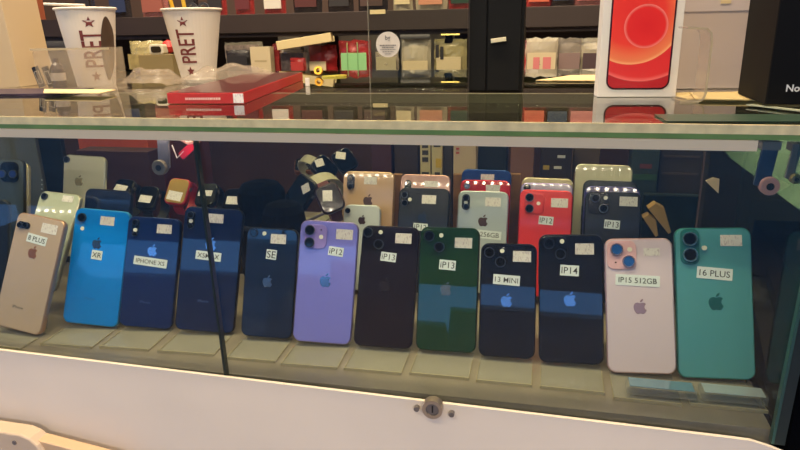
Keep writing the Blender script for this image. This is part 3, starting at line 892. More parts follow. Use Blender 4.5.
# smartwatches on dark cuffs
def make_watch(label, u, v, Y, case_m, face_m, strap_m, tilt=35, yaw=0, spin=0, stick=None, group=None, r=0.026, size=(.034, .040), floor=ZF, cuff=True):
    p = at(u, v, Y)
    t = thing('smartwatch', label, 'smartwatch', p, group)
    t.rotation_euler = (0, 0, R(yaw))
    xf = Matrix.Rotation(-R(tilt), 4, 'X') @ Matrix.Rotation(R(spin), 4, 'Y')
    w, h = size
    MB().prism(rr(w, h, 0.009, 6), 0.0, 0.0105, 0.003, xf).build('watch_case', case_m, t)
    MB().prism(rr(w - .004, h - .004, 0.0075, 6), -0.0008, 0.0012, 0.0006, xf).build('screen', face_m, t)
    cr = MB().disc(0, 0, 0.003, 0, 0.002, 12, xf=xf @ Matrix.Translation((w / 2 + .001, .005, .006)) @ Matrix.Rotation(R(90), 4, 'Z')).build('crown', M['steel_dull'], t)
    # strap closes in a loop behind the case
    path = []
    for i in range(25):
        a = R(-90 + 34 + (360 - 68) * i / 24)
        path.append(xf @ Vector((0, 0.006 + r + r * math.sin(a), r * 0.98 * math.cos(a) * -1)))
    MB().strip(path, w * 0.45, 0.0026, xf.to_3x3() @ Vector((1, 0, 0))).build('strap', strap_m, t)
    if stick:
        sx, sz, sw, sh, srot = stick
        x2 = xf @ Matrix.Translation((sx, 0, sz)) @ Matrix.Rotation(R(srot), 4, 'Y')
        MB().box(-sw / 2, sw / 2, -0.0013, -0.0009, -sh / 2, sh / 2, xf=x2).build('price_sticker', M['price'], t, False)
    return t


wf = K('watch_face', (10, 10, 12), 0.12, coat=0.8)
wcase = K('watch_case_black', (22, 22, 26), 0.3, 0.4)
wstrap = K('strap_black', (16, 16, 19), 0.6)
gw = 'smartwatches at the back left'
make_watch('black smartwatch left of the other square watches', 122, 189, 0.86, wcase, wf, wstrap, 48, 6, 8, (-.002, .001, .021, .011, 4), gw)
make_watch('black smartwatch between the leftmost watch and the red watch', 147, 197, 0.85, wcase, wf, wstrap, 42, 4, 4, (-.001, -.004, .020, .012, 2), gw)
make_watch('red smartwatch with a golden screen', 177, 191, 0.86, K('watch_red', (188, 32, 38), 0.35), K('screen_gold', (156, 124, 56), 0.3, coat=0.5), K('strap_red', (190, 30, 40), 0.5), 36, 4, 6, (-.001, -.0085, .024, .0145, 4), gw, .026, (.036, .043))
make_watch('black smartwatch right of the red watch, seen through the glass seam', 206, 194, 0.86, wcase, wf, wstrap, 44, 2, -2, (-.001, .001, .022, .010, 2), gw)
make_watch('black smartwatch, farthest right of the square watches', 233, 200, 0.85, wcase, wf, wstrap, 40, 0, -4, (0, -.001, .020, .013, 4), gw)
gl = 'looped watches on the black cushion'
wht_s = K('strap_white', (176, 170, 146), 0.6)
make_watch('black watch with a white looped strap and a diamond sticker', 300, 192, 0.86, wcase, wf, wht_s, 26, -20, 26, (.006, .010, .0135, .0135, 30), gl, .042, (.044, .048))
make_watch('black watch on a brown leather strap at the back', 304, 164, 1.01, K('watch_bronze', (150, 96, 56), 0.35, 0.6), wf, K('strap_brown', (130, 78, 44), 0.6), 66, 10, -6, (0, .004, .020, .010, 0), gl, .030)
make_watch('black watch with a cream strap right of the brown one', 325, 168, 0.945, wcase, wf, wht_s, 24, 38, -40, (0, .012, .014, .012, 30), gl, .036)
make_watch('black watch high at the right with a tilted sticker', 345, 160, 1.0, wcase, wf, wstrap, 30, 20, -30, (-.002, .010, .016, .012, 40), gl, .028)
make_watch('dark watch with a reddish strap beside the gold phone', 330, 198, 0.80, K('watch_wine', (44, 22, 26), 0.35), K('face_wine', (34, 18, 22), 0.2, coat=0.6), K('strap_wine', (84, 36, 40), 0.6), 24, 20, -20, (-.002, .004, .013, .015, 22), gl, .030)
# round black cushions carrying them
for u, v, Y, r, lab in ((262, 203, .87, .034, 'black padded roll left of the looped watches'), (284, 221, .80, .028, 'black padded roll below the looped watches')):
    p = at(u, v, Y)
    q = thing('watch_cushion', lab, 'cushion', (p.x, p.y, ZF + .0005), group='black padded rolls')
    hh = p.z - ZF + r
    MB().lathe([(0, 0), (r * 1.05, 0), (r * 1.1, .01), (r * 1.1, hh - .03), (r * 1.02, hh - .014), (r * .8, hh - .004), (r * .4, hh), (0, hh)], 28).build('padding', M['black_fabric'], q)
    MB().lathe([(r * 1.11, hh * .55), (r * 1.13, hh * .55 + .002), (r * 1.13, hh * .55 + .006), (r * 1.11, hh * .55 + .008)], 28).build('seam_band', K('band_dark', (26, 26, 30), 0.6), q)
# silver bracelet curl
pts = [at(305 + 33 * t, 222 - 4 * math.sin(t * 3) - 14 * t * t, .84) for t in [i / 14 for i in range(15)]]
tag(MB().tube(pts, 0.0022, 8).build('bracelet', K('bracelet_silver', (170, 160, 180), 0.3, 0.7)), 'thin silver bracelet curled below the looped watches', 'bracelet')

# green felt block, wooden wedges and paper corner at the right
a, b = at(640, 232, 1.0), at(772, 300, 1.0)
tag(MB().box(a.x, 0.232, 1.001, 1.015, ZF + .0005, at(700, 196, 1.0).z, 0.004).build('felt_block', M['felt_green']), 'dark green felt block behind the teal phone', 'display block')
for (u0, v0, u1, v1, wd, lab) in ((646, 205, 668, 233, .016, 'tan cardboard wedge lying on the green felt block'), (641, 214, 655, 236, .012, 'smaller tan cardboard wedge beside the larger one')):
    p0, p1 = at(u0, v0, .868), at(u1, v1, .855)
    dx = Vector((p1.x - p0.x, 0, p1.z - p0.z)).normalized()
    nx_ = Vector((-dx.z, 0, dx.x))
    poly = [(p0.x, p0.z), (p1.x, p1.z), (p1.x + nx_.x * .004, p1.z + nx_.z * .004), (p0.x + nx_.x * wd + dx.x * .012, p0.z + nx_.z * wd + dx.z * .012), (p0.x + nx_.x * wd * .7, p0.z + nx_.z * wd * .7)]
    tag(MB().prism(poly, .850, .866, .001).build('cardboard_wedge', K('card_tan', (168, 132, 78), 0.7)), lab, 'cardboard', 'cardboard wedges')
tri = [at(705.5, 181, 0.866), at(718.5, 193.5, 0.866), at(719.5, 179, 0.866), at(713, 177.5, .866)]
tag(MB().prism([(q.x, q.z) for q in tri], .866, .868).build('price_tag', K('tag_pale', (222, 196, 164), 0.6)), 'pale torn price tag standing on the green felt block', 'tag')

# pale board added in place of a side glass reflection, metal clamps, red tag
bq = [at(728, 150, 1.15), at(738, 164, 1.15), at(815, 222, 1.15), at(870, 222, 1.15), at(870, 142, 1.15)]
pbx = thing('reflection_board', 'made-up pale board standing in for a reflection right of the case', 'board', (0, 0, 0))
MB().prism([(max(q.x, .296), min(q.z, ZT - .016)) for q in bq], 1.15, 1.165, .001, Matrix(((1, 0, 0, 0), (0, 1, .55, -.55 * .8), (0, 0, 1, 0), (0, 0, 0, 1)))).build('board', K('board_pale', (222, 218, 190), 0.6, var=0.05, scale=8), pbx)
MB().box(.50, .53, 1.215, 1.23, 0.0, bq[2].z + .03).build('post', K('post_grey', (90, 88, 84), 0.6), pbx, False)


def clamp(label, u, v0, v1, wid, Y, m, pad):
    a, b = at(u, v0, Y), at(u, v1, Y)
    t = thing('glass_clamp', label, 'clamp', (a.x, Y, a.z), group='metal clamps under the glass top')
    MB().prism(rr(wid, a.z - b.z + .006, .0015, 3, 0, (b.z - a.z) / 2), -.0015, .0015, .0006, Matrix.Rotation(R(5), 4, 'Y')).build('plate', m, t)
    MB().box(-wid / 2 - .001, wid / 2 + .001, -.003, .012, -.004, .003).build('bracket', M['steel_dull'], t)
    c = (b.x - a.x) - .002, b.z - a.z - .002
    MB().disc(c[0], c[1], wid * .62, -.006, .002, 20, .001).build('pad', pad, t)
    MB().disc(c[0], c[1], wid * .25, -.0066, -.0055, 14).build('screw', M['black_plastic'], t)
    return t


clamp('grey metal clamp hanging left of the glass seam', 163, 134, 165, .0135, .612, K('clamp_grey', (120, 114, 124), 0.4, 0.6), K('clamp_end', (128, 116, 104), 0.4, 0.6))
clamp('blue-grey metal clamp with a pink pad at the right corner', 771, 145, 183, .0130, .603, K('clamp_blue', (62, 76, 96), 0.3, 0.7), K('pad_pink', (176, 132, 126), 0.5))
clamp('metal clamp at the right edge behind the corner glass', 797, 147, 176, .0080, .66, M['steel_dull'], K('pad_brass', (150, 136, 96), 0.35, 0.7))
# red tag on a white string beside the seam
p = at(188, 150, .617)
rt = thing('red_tag', 'red plastic tag on a white string beside the glass seam', 'tag', p)
MB().prism(rr(.024, .0085, .001, 3), -.001, .001, .0003, Matrix.Rotation(R(-38), 4, 'Y')).build('tag', K('tag_red', (196, 26, 52), 0.4), rt)
q0, q1, q2, q3 = [at(*q, .6165) - Vector(p) for q in ((172, 145), (177, 158), (184, 151), (195, 137))]
MB().tube([q0, q0.lerp(q1, .5), q1, q1.lerp(q2, .5), q2], .0007, 6).build('string', K('string_white', (220, 200, 190), 0.6), rt)
MB().tube([at(181, 139, .617) - Vector(p), at(188, 143, .617) - Vector(p), at(199, 141, .617) - Vector(p)], .0022, 6).build('cord', K('cord_pink', (188, 130, 126), 0.6), rt)

# black bag to the right of the case
bg = thing('black_bag', 'black bag standing at the right end of the case', 'bag', (XR_ + .008, 0, 0))
spl = Matrix(((1, .10, 0, -.10 * D), (0, 1, 0, 0), (0, 0, 1, 0), (0, 0, 0, 1)))
MB().box(0, 0.22, .605, 0.86, 0.0005, 0.862, 0.012, xf=spl).build('body', M['black_fabric'], bg)
MB().strip([(.012, .6035, .80), (.020, .6030, .77), (.034, .6035, .735)], .004, .002, (0.6, 0, .8)).build('strap', K('strap_grey', (44, 48, 52), 0.6), bg)

# ------------------------------------------------------------------ things on the counter
Z = ZT + 0.0003
# red-screen phone box
a, b = on(597, 97, Z), on(676, 97, Z)
bw = (b - a).length
ang = math.atan2(b.y - a.y, b.x - a.x)
pb = thing('phone_box', 'white phone box with a red disc picture standing on the counter', 'box', ((a.x + b.x) / 2, (a.y + b.y) / 2, Z))
pb.rotation_euler = (0, 0, ang + R(2))
BH = 0.165
MB().box(-bw / 2, bw / 2, 0, 0.030, 0, BH, 0.0008).build('carton', M['white_card'], pb)
sb = MB().prism(rr(bw * .80, BH * 1.0 - .014, .010, 6, 0, BH / 2 + .0015), -.0006, 0).build('picture_border', K('border_dark', (62, 16, 28), 0.3), pb, False)
MB().prism(rr(bw * .755, BH * 1.0 - .018, .008, 6, 0, BH / 2 + .0015), -.0010, -.0005).build('picture', M['disc_print'], sb, False, 'red disc picture')
# acrylic U holder beside it
a = on(689, 100, Z)
uh = thing('acrylic_holder', 'clear curved acrylic holder right of the red-picture box', 'holder', (a.x, a.y, Z))
path = [(-.014, 0, .001), (.004, 0, .001), (.009, 0, .004), (.0105, 0, .010), (.0105, 0, .060), (.009, 0, .070), (.005, 0, .0745), (-.014, 0, .076)]
MB().strip(path, .05, .0018, (0, 1, 0)).build('shell', M['clear_film'], uh)
MB().strip([(x, -.0253, z) for x, y, z in path], .0012, .0022, (0, 1, 0)).build('rim', M['acrylic_edge'], uh)
# two-tone white box behind
a, b = on(686, 91, Z), on(738, 92, Z)
wb = thing('carton_tall', 'tall pale greyish-white box behind the acrylic holder', 'box', ((a.x + b.x) / 2 + .004, a.y + .03, Z))
wb.rotation_euler = (0, 0, R(6))
MB().box(-.052, .044, 0, .07, 0, .22, .001).build('carton', K('lavender_white', (190, 172, 156), 0.5), wb)
MB().box(-.0521, .0441, -.0006, .0705, .094, .2202).build('lid', K('lavender_pale', (198, 182, 170), 0.5), wb, False)
q = at(726, 1, a.y + .03) - Vector(wb.location)
MB().box(q.x - .006, q.x + .006, -.0012, -.0004, q.z - .003, q.z + .003).build('sticker', M['paper_cream'], wb, False)
# cream leaflets, stack of cards
for i, (u, v, rz, lab) in enumerate(((720, 98, 10, 'cream leaflet under the black box, lower of two'), (742, 101, -6, 'cream leaflet under the black box, upper of two'))):
    p = on(u, v, Z)
    tag(MB().box(-.055, .055, -.035, .035, .0004 + i * .0018, .0016 + i * .0018, xf=Matrix.Translation((p.x + .01, p.y + .02, Z)) @ Matrix.Rotation(R(rz), 4, 'Z')).build('leaflet', K('leaflet_cream', (206, 182, 124), 0.65, var=0.12, scale=22), None, False), lab, 'leaflet', 'leaflets at the right')
# black phone box lettered Note
a = on(745, 101, Z)
nb = thing('black_box', 'black phone box at the right end with white lettering', 'box', (a.x, a.y - .012, Z + .0044))
nb.rotation_euler = (0, 0, R(-2))
tilt = Matrix.Rotation(R(0), 4, 'Y')
MB().box(0.0, .14, -.06, .05, 0.0, .24, .0015, xf=tilt).build('carton', K('box_black', (10, 9, 9), 0.7, spec=.15), nb)
q = at(799.5, 88, a.y - .072) - Vector(nb.location)
text_mesh('Note', .011, K('ink_white', (220, 216, 210), 0.5), nb, Matrix.Translation((q.x, -.0606, q.z)) @ tilt, width=.0190, bold=.0002)
# dark leaflet stack at the front right
for i, (u, v, rz, lab, m) in enumerate(((748, 120, 4, 'dark green card lying near the front right corner', K('card_green', (40, 62, 48), 0.35)), (795, 112, -34, 'pale striped strip lying at the front right corner', K('strip_pale', (150, 154, 130), 0.5)))):
    p = on(u, v, Z)
    hw = .07 if i == 0 else .004
    tag(MB().box(-hw, hw, -.016 if i == 0 else -.05, .03 if i == 0 else .05, .0002 + i * .0012, .0012 + i * .0012, xf=Matrix.Translation((p.x, p.y, Z)) @ Matrix.Rotation(R(rz if i == 0 else 34), 4, 'Z')).build('card', m, None, False), lab, 'card')
# flat red box with sticker
a, b, c = on(168, 104, Z), on(244, 104, Z), on(303, 80, Z)
fb = thing('red_box', 'thin red box with a white price sticker lying on the counter', 'box', (0, 0, Z))
e1 = (b - a)
wv = e1.normalized()
lv = (c - b)
dv = Vector((-wv.y, wv.x, 0))
ht = on(168, 104, Z)
hgt = (at(200, 93, a.y).z - at(200, 104, a.y).z)
xfb = Matrix(((wv.x, lv.normalized().x, 0, a.x), (wv.y, lv.normalized().y, 0, a.y), (0, 0, 1, 0), (0, 0, 0, 1)))
LW, LL = e1.length, lv.length
MB().box(0, LW, 0, LL, 0.0003, hgt, .0006, xf=xfb).build('carton', K('carton_red', (178, 22, 30), 0.4), fb)
MB().box(.0015, LW - .0015, .002, LL - .002, hgt, hgt + .0006, xf=xfb).build('lid_panel', K('lid_dark_red', (74, 20, 22), 0.3, coat=0.4), fb, False)
MB().box(LW * .87, LW * 1.0, -.0006, 0, .0012, hgt - .0006, xf=xfb).build('price_sticker', M['price'], fb, False)
mb = MB()
x = LW * .24
while x < LW * .70:
    w_ = random.uniform(.0012, .0026)
    mb.box(x, x + w_, -.0004, -.0001, hgt * .38, hgt * .58, xf=xfb)
    x += w_ + .0008
mb.build('small_print', K('ink_pale', (226, 190, 180), 0.5), fb, False)


# paper cups with printed stars and lettering
STAR = [(math.cos(R(90 + 36 * i)) * (1 if i % 2 == 0 else .42), math.sin(R(90 + 36 * i)) * (1 if i % 2 == 0 else .42)) for i in range(10)]


def make_cup(label, u, v, rb, rt_, h, turn, sleeve=None, tilt=0):
    p = on(u, v, Z)
    t = thing('paper_cup', label, 'cup', p, 'paper cups on the counter')
    t.rotation_euler = (0, R(tilt), 0)
    wall = .0012
    prof = [(0, .004), (rb - .003, .004), (rb - .002, 0), (rb, 0), (rt_, h - .003), (rt_ + .0025, h - .002), (rt_ + .003, h), (rt_ + .0015, h + .0015), (rt_ - .001, h), (rb - wall, .006), (0, .006)]
    MB().lathe(prof, 48).build('cup', M['cup_white'], t)

    def wrap(o):
        for vv in o.data.vertices:
            s, y, z = vv.co
            r = rb + (rt_ - rb) * z / h + .0007 - y
            ang2 = R(turn - 90) + s / (rb + (rt_ - rb) * .6)
            vv.co = (r * math.cos(ang2), r * math.sin(ang2), z)
    o = text_mesh('PRET', .026, M['cup_print'], t, Matrix.Translation((0, 0, h * .485)) @ Matrix.Rotation(R(-90), 4, 'Y'), width=h * .47, bold=.0003, tall=1.65)
    bq_ = bmesh.new()
    bq_.from_mesh(o.data)
    for k in range(-9, 10):
        bmesh.ops.bisect_plane(bq_, geom=bq_.verts[:] + bq_.edges[:] + bq_.faces[:], plane_co=(k * .002, 0, 0), plane_no=(1, 0, 0))
    bq_.to_mesh(o.data)
    bq_.free()
    wrap(o)
    for z in (h * .82, h * .13):
        o = MB().prism([(x * .0090, z + y * .0090) for x, y in STAR], -.0001, .0001).build('star', M['cup_print'], t, False)
        wrap(o)
    if sleeve:  # brown blotch wrapped onto the cup wall beside the lettering
        mb = MB()
        n = 28
        for i in range(n):
            xs_ = [(.028 + .0145 * (-1 + 2 * q / n)) for q in (i, i + 1)]
            hs = [math.sqrt(max(0, 1 - (-1 + 2 * q / n) ** 2)) * h * .40 * (1 + .12 * math.sin(q * .22)) + .0001 for q in (i, i + 1)]
            zc_ = h * .47
            mb.prism([(xs_[0], zc_ - hs[0] * .95), (xs_[1], zc_ - hs[1] * .95), (xs_[1], zc_ + hs[1]), (xs_[0], zc_ + hs[0])], -.0004, .0001)
        o = mb.build('brown_blotch', K('blotch_brown', (74, 54, 38), 0.5), t, False)
        wrap(o)
    return t


make_cup('paper cup with red print and a brown blotch, left of two', 97, 85, .030, .0450, .122, 40, .030, 0)
c2 = make_cup('paper cup holding pencils, right of two', 199, 79, .030, .0500, .121, 8)
# pencils in the right cup
for dx, dy, tx, ty, col, lab in ((-.018, .004, -8, 4, (206, 160, 40), 'yellow pencil in the right cup, left of two'), (-.008, .010, -2, 6, (214, 176, 60), 'yellow pencil in the right cup, right of two')):
    pp = Vector(c2.location) + Vector((dx, dy, .009))
    t = thing('pencil', lab, 'pencil', pp, 'pencils in the cup')
    xf = Matrix.Rotation(R(tx), 4, 'Y') @ Matrix.Rotation(R(ty), 4, 'X')
    MB().lathe([(0, 0), (.0028, .006), (.0035, .012), (.0035, .150), (0, .150)], 8, xf).build('shaft', K('pencil_%d' % col[1], col, 0.4), t)
    MB().lathe([(.0036, .150), (.0036, .160), (0, .161)], 8, xf).build('eraser', K('eraser_pink', (190, 110, 100), 0.6), t)
t = thing('scissors', 'scissors with round dark grips in the right cup', 'scissors', Vector(c2.location) + Vector((.012, .002, .009)))
MB().box(-.004, .004, -.001, .001, 0, .098).build('blade', M['steel'], t, False)
for sx in (-1, 1):
    MB().ring(sx * .011, .113, .0065, .0105, -.002, .002, 20).build('grip', K('grip_dark', (50, 52, 60), 0.4), t)
cpos = on(97, 85, Z)
e = at(44, 4, cpos.y - .030)
t = thing('drinking_straw', 'white straw lying across the rim of the left cup', 'straw', e)
MB().tube([(0, 0, 0), Vector((cpos.x + .015, cpos.y - .020, cpos.z + .1262)) - e], .0022, 8).build('tube', K('straw_white', (216, 206, 188), 0.5), t)

# clear tray with small things
a, b = on(38, 83, Z), on(112, 85.5, Z)
ty0 = min(a.y, b.y) - .085
a, b = at(38, 84, ty0), at(113, 84, ty0)
tr = thing('plastic_tray', 'clear plastic tray in front of the left paper cup', 'tray', ((a.x + b.x) / 2, ty0, Z))
w = b.x - a.x
hT = at(70, 48, ty0).z - Z
for nm, bx in (('front_wall', (-w / 2, w / 2, 0, .0012, 0, hT)), ('side_wall', (-w / 2, -w / 2 + .0012, .0013, .034, 0, hT)), ('side_wall', (w / 2 - .0012, w / 2, .0013, .034, 0, hT)), ('rear_wall', (-w / 2, w / 2, .0341, .0353, 0, hT)), ('base', (-w / 2 + .0013, w / 2 - .0013, .0013, .034, 0, .0015))):
    MB().box(*bx).build(nm, M['tray_film'], tr, False)
MB().box(-w / 2 - .002, w / 2 + .002, -.002, 0.0, hT - .003, hT).build('rim', M['acrylic_edge'], tr, False)
bp = at(59, 80, ty0 + .014)
bt = thing('small_bottle', 'small clear bottle with a white label inside the plastic tray', 'bottle', (bp.x, bp.y, Z + .0017))
MB().lathe([(0, 0), (.0095, 0), (.0105, .002), (.0105, .030), (.0075, .036), (.0045, .039), (.0045, .046), (0, .046)], 20).build('body', K('bottle_dark', (64, 58, 62), 0.2), bt)
MB().lathe([(.0107, .012), (.0107, .024)], 20).build('label', K('bottle_label', (176, 166, 152), 0.6), bt)
for dx, lab in ((-.036, 'dark card with a pale border leaning in the tray'), (-.018, 'dark card with a pale border beside the small bottle')):
    cp = bp + Vector((dx, .004, 0))
    t = thing('memory_card', lab, 'card', (cp.x, cp.y, Z + .0017), 'cards in the tray')
    xf = Matrix.Rotation(R(-14), 4, 'Y')
    MB().box(-.006, .006, 0, .0015, .002, .034, xf=xf).build('card', K('card_black', (26, 26, 30), 0.4), t, False)
    mb = MB()
    for q in ((-.0045, -.0036, .008, .026), (.0036, .0045, .008, .026), (-.0045, .0045, .026, .027), (-.0045, .0045, .007, .008)):
        mb.box(q[0], q[1], -.0005, 0, q[2], q[3], xf=xf)
    mb.build('border', K('border_pale', (170, 164, 152), 0.5), t, False)

# chargers behind the tray, tall cream box at far left, leaflets at left
p = on(24, 66, Z)
wc = thing('white_box', 'white box tilted behind the plastic tray', 'box', (at(24, 60, 1.08).x, 1.08, Z))
MB().box(-.030, .026, 0, .05, .0, .098, .003, xf=Matrix.Rotation(R(-14), 4, 'Y') @ Matrix.Translation((0, 0, .008))).build('carton', K('charger_white', (206, 196, 180), 0.5), wc)
MB().box(-.004, -.003, -.0006, 0, .01, .104, xf=Matrix.Rotation(R(-14), 4, 'Y') @ Matrix.Translation((0, 0, .002))).build('fold_line', K('fold_grey', (150, 142, 132), 0.6), wc, False)
a, b = at(-30, 85, .93), at(20, 84, .93)
cbx = thing('cream_box', 'tall cream box at the far left end of the counter', 'box', (b.x, .93, Z))
MB().box(-.1, 0.0, 0, .08, 0, .20, .001, xf=Matrix.Rotation(R(-3), 4, 'Y')).build('carton', K('carton_cream', (190, 166, 130), 0.55), cbx)
MB().box(-.1, -.0, -.0005, 0, .17, .1705, xf=Matrix.Rotation(R(-3), 4, 'Y')).build('lid_line', K('lid_line', (170, 150, 120), 0.55), cbx, False)
p = on(30, 93, Z)
mg = thing('magazine', 'dark purple printed magazine lying at the left of the counter', 'magazine', (p.x, p.y, Z))
mg.rotation_euler = (0, 0, R(8))
MB().box(-.085, .075, -.045, .045, 0, .003).build('pages', K('magazine_dark', (54, 40, 58), 0.4, var=0.5, scale=60), mg, False)
MB().box(-.08, -.045, -.040, -.010, .0030, .0034).build('cover_print', K('print_lilac', (130, 124, 150), 0.4, var=0.3, scale=90), mg, False)
p = on(74, 94, Z)
tag(MB().prism([(-.066, -.02), (.06, -.012), (.072, .040), (-.02, .035)], 0.0, .0012, xf=Matrix.Translation((p.x, p.y, Z + .0042)) @ Matrix.Rotation(R(90), 4, 'X')).build('paper_sheet', M['paper_cream'], None, False), 'cream sheet of paper lying over the purple magazine', 'paper')
# cream paper at the back right
p = on(572, 79, Z)
tag(MB().prism([(-.055, .05), (.000, -.055), (.075, -.065), (.08, .06)], 0.0, .0010, xf=Matrix.Translation((p.x, p.y, Z + .0012)) @ Matrix.Rotation(R(90), 4, 'X')).build('paper_sheet', M['paper_cream'], None, False), 'cream sheet of paper at the back left of the red-picture box', 'paper')


# clear bag over the red box; crumpled sheet
def sheet(name, label, cat, u0, v0, u1, v1, lift, m, amp=.004, deep=.06):
    a, b = on(u0, v1, Z), on(u1, v1, Z)
    mb = MB()
    n, k = 26, 10
    g = []
    for i in range(n + 1):
        r_ = []
        for j in range(k + 1):
            q = a.lerp(b, i / n) + Vector((0, deep * j / k, 0))
            e = min(1, 4 * min(i / n, 1 - i / n, j / k + .05, 1 - j / k + .05))
            z = Z + .0006 + (lift + amp * noise.noise(Vector((q.x * 34, q.y * 40, 2)))) * max(0, e)
            r_.append(mb.bm.verts.new((q.x, q.y, max(Z + .0006, z))))
        g.append(r_)
    for i in range(n):
        for j in range(k):
            mb.bm.faces.new((g[i][j], g[i + 1][j], g[i + 1][j + 1], g[i][j + 1]))
    o = mb.build(name, m, None)
    s = o.modifiers.new('thick', 'SOLIDIFY')
    s.thickness = .0004
    tag(o, label, cat)
    return o


sheet('plastic_bag', 'crumpled clear plastic bag lying behind the red box', 'bag', 118, 60, 166, 86, .022, M['clear_film'], .012, .07)
sheet('plastic_sleeve', 'long clear plastic sleeve lying at the back of the red box', 'plastic sleeve', 170, 60, 285, 83, .022, M['clear_film'], .012, .05)
# yellow ring and yellow-green strip
p = on(318.5, 76, Z)
tag(MB().ring(0, .005, .0040, .0080, -.003, .003, 24, Matrix.Translation((p.x, p.y, Z + .0046)) @ Matrix.Rotation(R(-20), 4, 'X')).build('ring', K('ring_amber', (214, 156, 40), 0.3, 0.5)), 'amber ring lying behind the red box', 'ring')
p = on(322, 76.5, Z)
tag(MB().prism([(-.012, .012), (.000, -.002), (.016, -.016), (.026, -.014), (.012, .008)], 0, .003, xf=Matrix.Translation((p.x + .02, p.y - .01, Z)) @ Matrix.Rotation(R(90), 4, 'X')).build('marker_cap', K('lime_yellow', (188, 178, 66), 0.45), None, False), 'yellow pointed strip lying right of the amber ring', 'plastic strip')
p = on(304, 86, Z)
tag(MB().box(-.003, .003, -.002, .002, 0, .012, .0005, xf=Matrix.Translation((p.x + .006, p.y, Z))).build('white_clip', M['white_card']), 'small white clip standing at the corner of the red box', 'clip')
p = on(160, 72, Z)
mgx = on(146, 84, Z)

# upright glass with the round sticker, and the dark tower
yP = .842
a, b = at(369.5, 60, yP), at(467, 60, yP)
ug = thing('glass_screen', 'upright glass screen carrying a round white sticker', 'glass screen', ((a.x + b.x) / 2, yP, Z))
hw = (b.x - a.x) / 2
MB().box(-hw, hw, 0, .004, 0, .24).build('pane', M['front_glass'], ug, False)
MB().box(-hw - .0008, -hw, 0, .004, 0, .24).build('pane_edge', film_mat('pane_edge', (170, 160, 140), .45, .3), ug, False)
c = at(388, 44.5, yP) - Vector(ug.location)
rs = MB().disc(c.x, c.z, .0160, -.0006, -.0001, 40).build('sticker', K('sticker_white', (208, 196, 182), 0.55), ug, False)
text_mesh('bg', .0105, M['ink_grey'], rs, Matrix.Translation((c.x, -.0008, c.z + .0078)), width=.0070, bold=.0002)
for k, (wd, hh) in enumerate(((.0215, .0017), (.0150, .0017), (.0205, .0010), (.0145, .0010), (.0085, .0010))):
    mb = MB()
    x = -wd / 2
    while x < wd / 2:
        w_ = random.uniform(.0008, .0022)
        mb.box(c.x + x, c.x + min(x + w_, wd / 2), -.0009, -.0007, c.z - .0010 - k * .0027 - hh / 2, c.z - .0010 - k * .0027 + hh / 2)
        x += w_ + .0006
    mb.build('small_print', M['ink_grey'], rs, False)
a, b = at(467.5, 88, .845), at(522, 88, .845)
tw = thing('black_tower', 'tall black cabinet tower with a small white handle', 'cabinet', ((a.x + b.x) / 2, .845, Z))
hw = (b.x - a.x) / 2
tm = K('tower_black', (13, 12, 12), 0.6, spec=.2)
MB().box(-hw, hw, .006, .06, 0, .42, .001).build('body', tm, tw)
for x0, x1 in ((-hw + .001, -.012), (-.010, hw - .004)):
    MB().box(x0, x1, .003, .006, .002, .416, .0008).build('door', tm, tw)
MB().box(-hw, -hw + .0016, .002, .0062, 0, .42).build('edge_trim', K('trim_brown', (44, 34, 26), 0.5), tw, False)
q = at(498.5, 40, .845) - Vector(tw.location)
MB().box(-.0095, .0095, -.002, .003, -.0026, .0026, .001, xf=Matrix.Translation((q.x, 0, q.z)) @ Matrix.Rotation(R(-7), 4, 'Y')).build('handle', K('handle_white', (216, 204, 170), 0.4), tw)

# ------------------------------------------------------------------ shelves at the back of the shop
YS = 1.80
shelf = K('shelf_dark', (46, 33, 26), 0.6, var=0.1, scale=10)
for z0, z1, lab in ((zs1 - .03, zs1, 'lower dark shelf board at the back of the shop'), (zs2a, zs2b, 'thick upper shelf board at the back of the shop')):
    tag(MB().box(-2.4, 1.2, YS, 2.22, z0, z1, .002).build('shelf_board', shelf), lab, 'shelf', 'back shelves')
tag(MB().box(-2.4, 1.2, YS + .02, 2.22, 0.0, .90, .002).build('storage_cabinet', K('cabinet_brown', (58, 44, 36), 0.6)), 'brown cabinet under the back shelves', 'cabinet')
p0, p1 = at(370, 10, YS), at(385.5, 13.5, YS)
tag(MB().box(p0.x, p1.x, YS - .002, YS - .0002, p1.z - .001, p0.z).build('shelf_label', K('shelf_label', (216, 196, 150), 0.5), None, False), 'white strip label on the upper shelf edge', 'label')


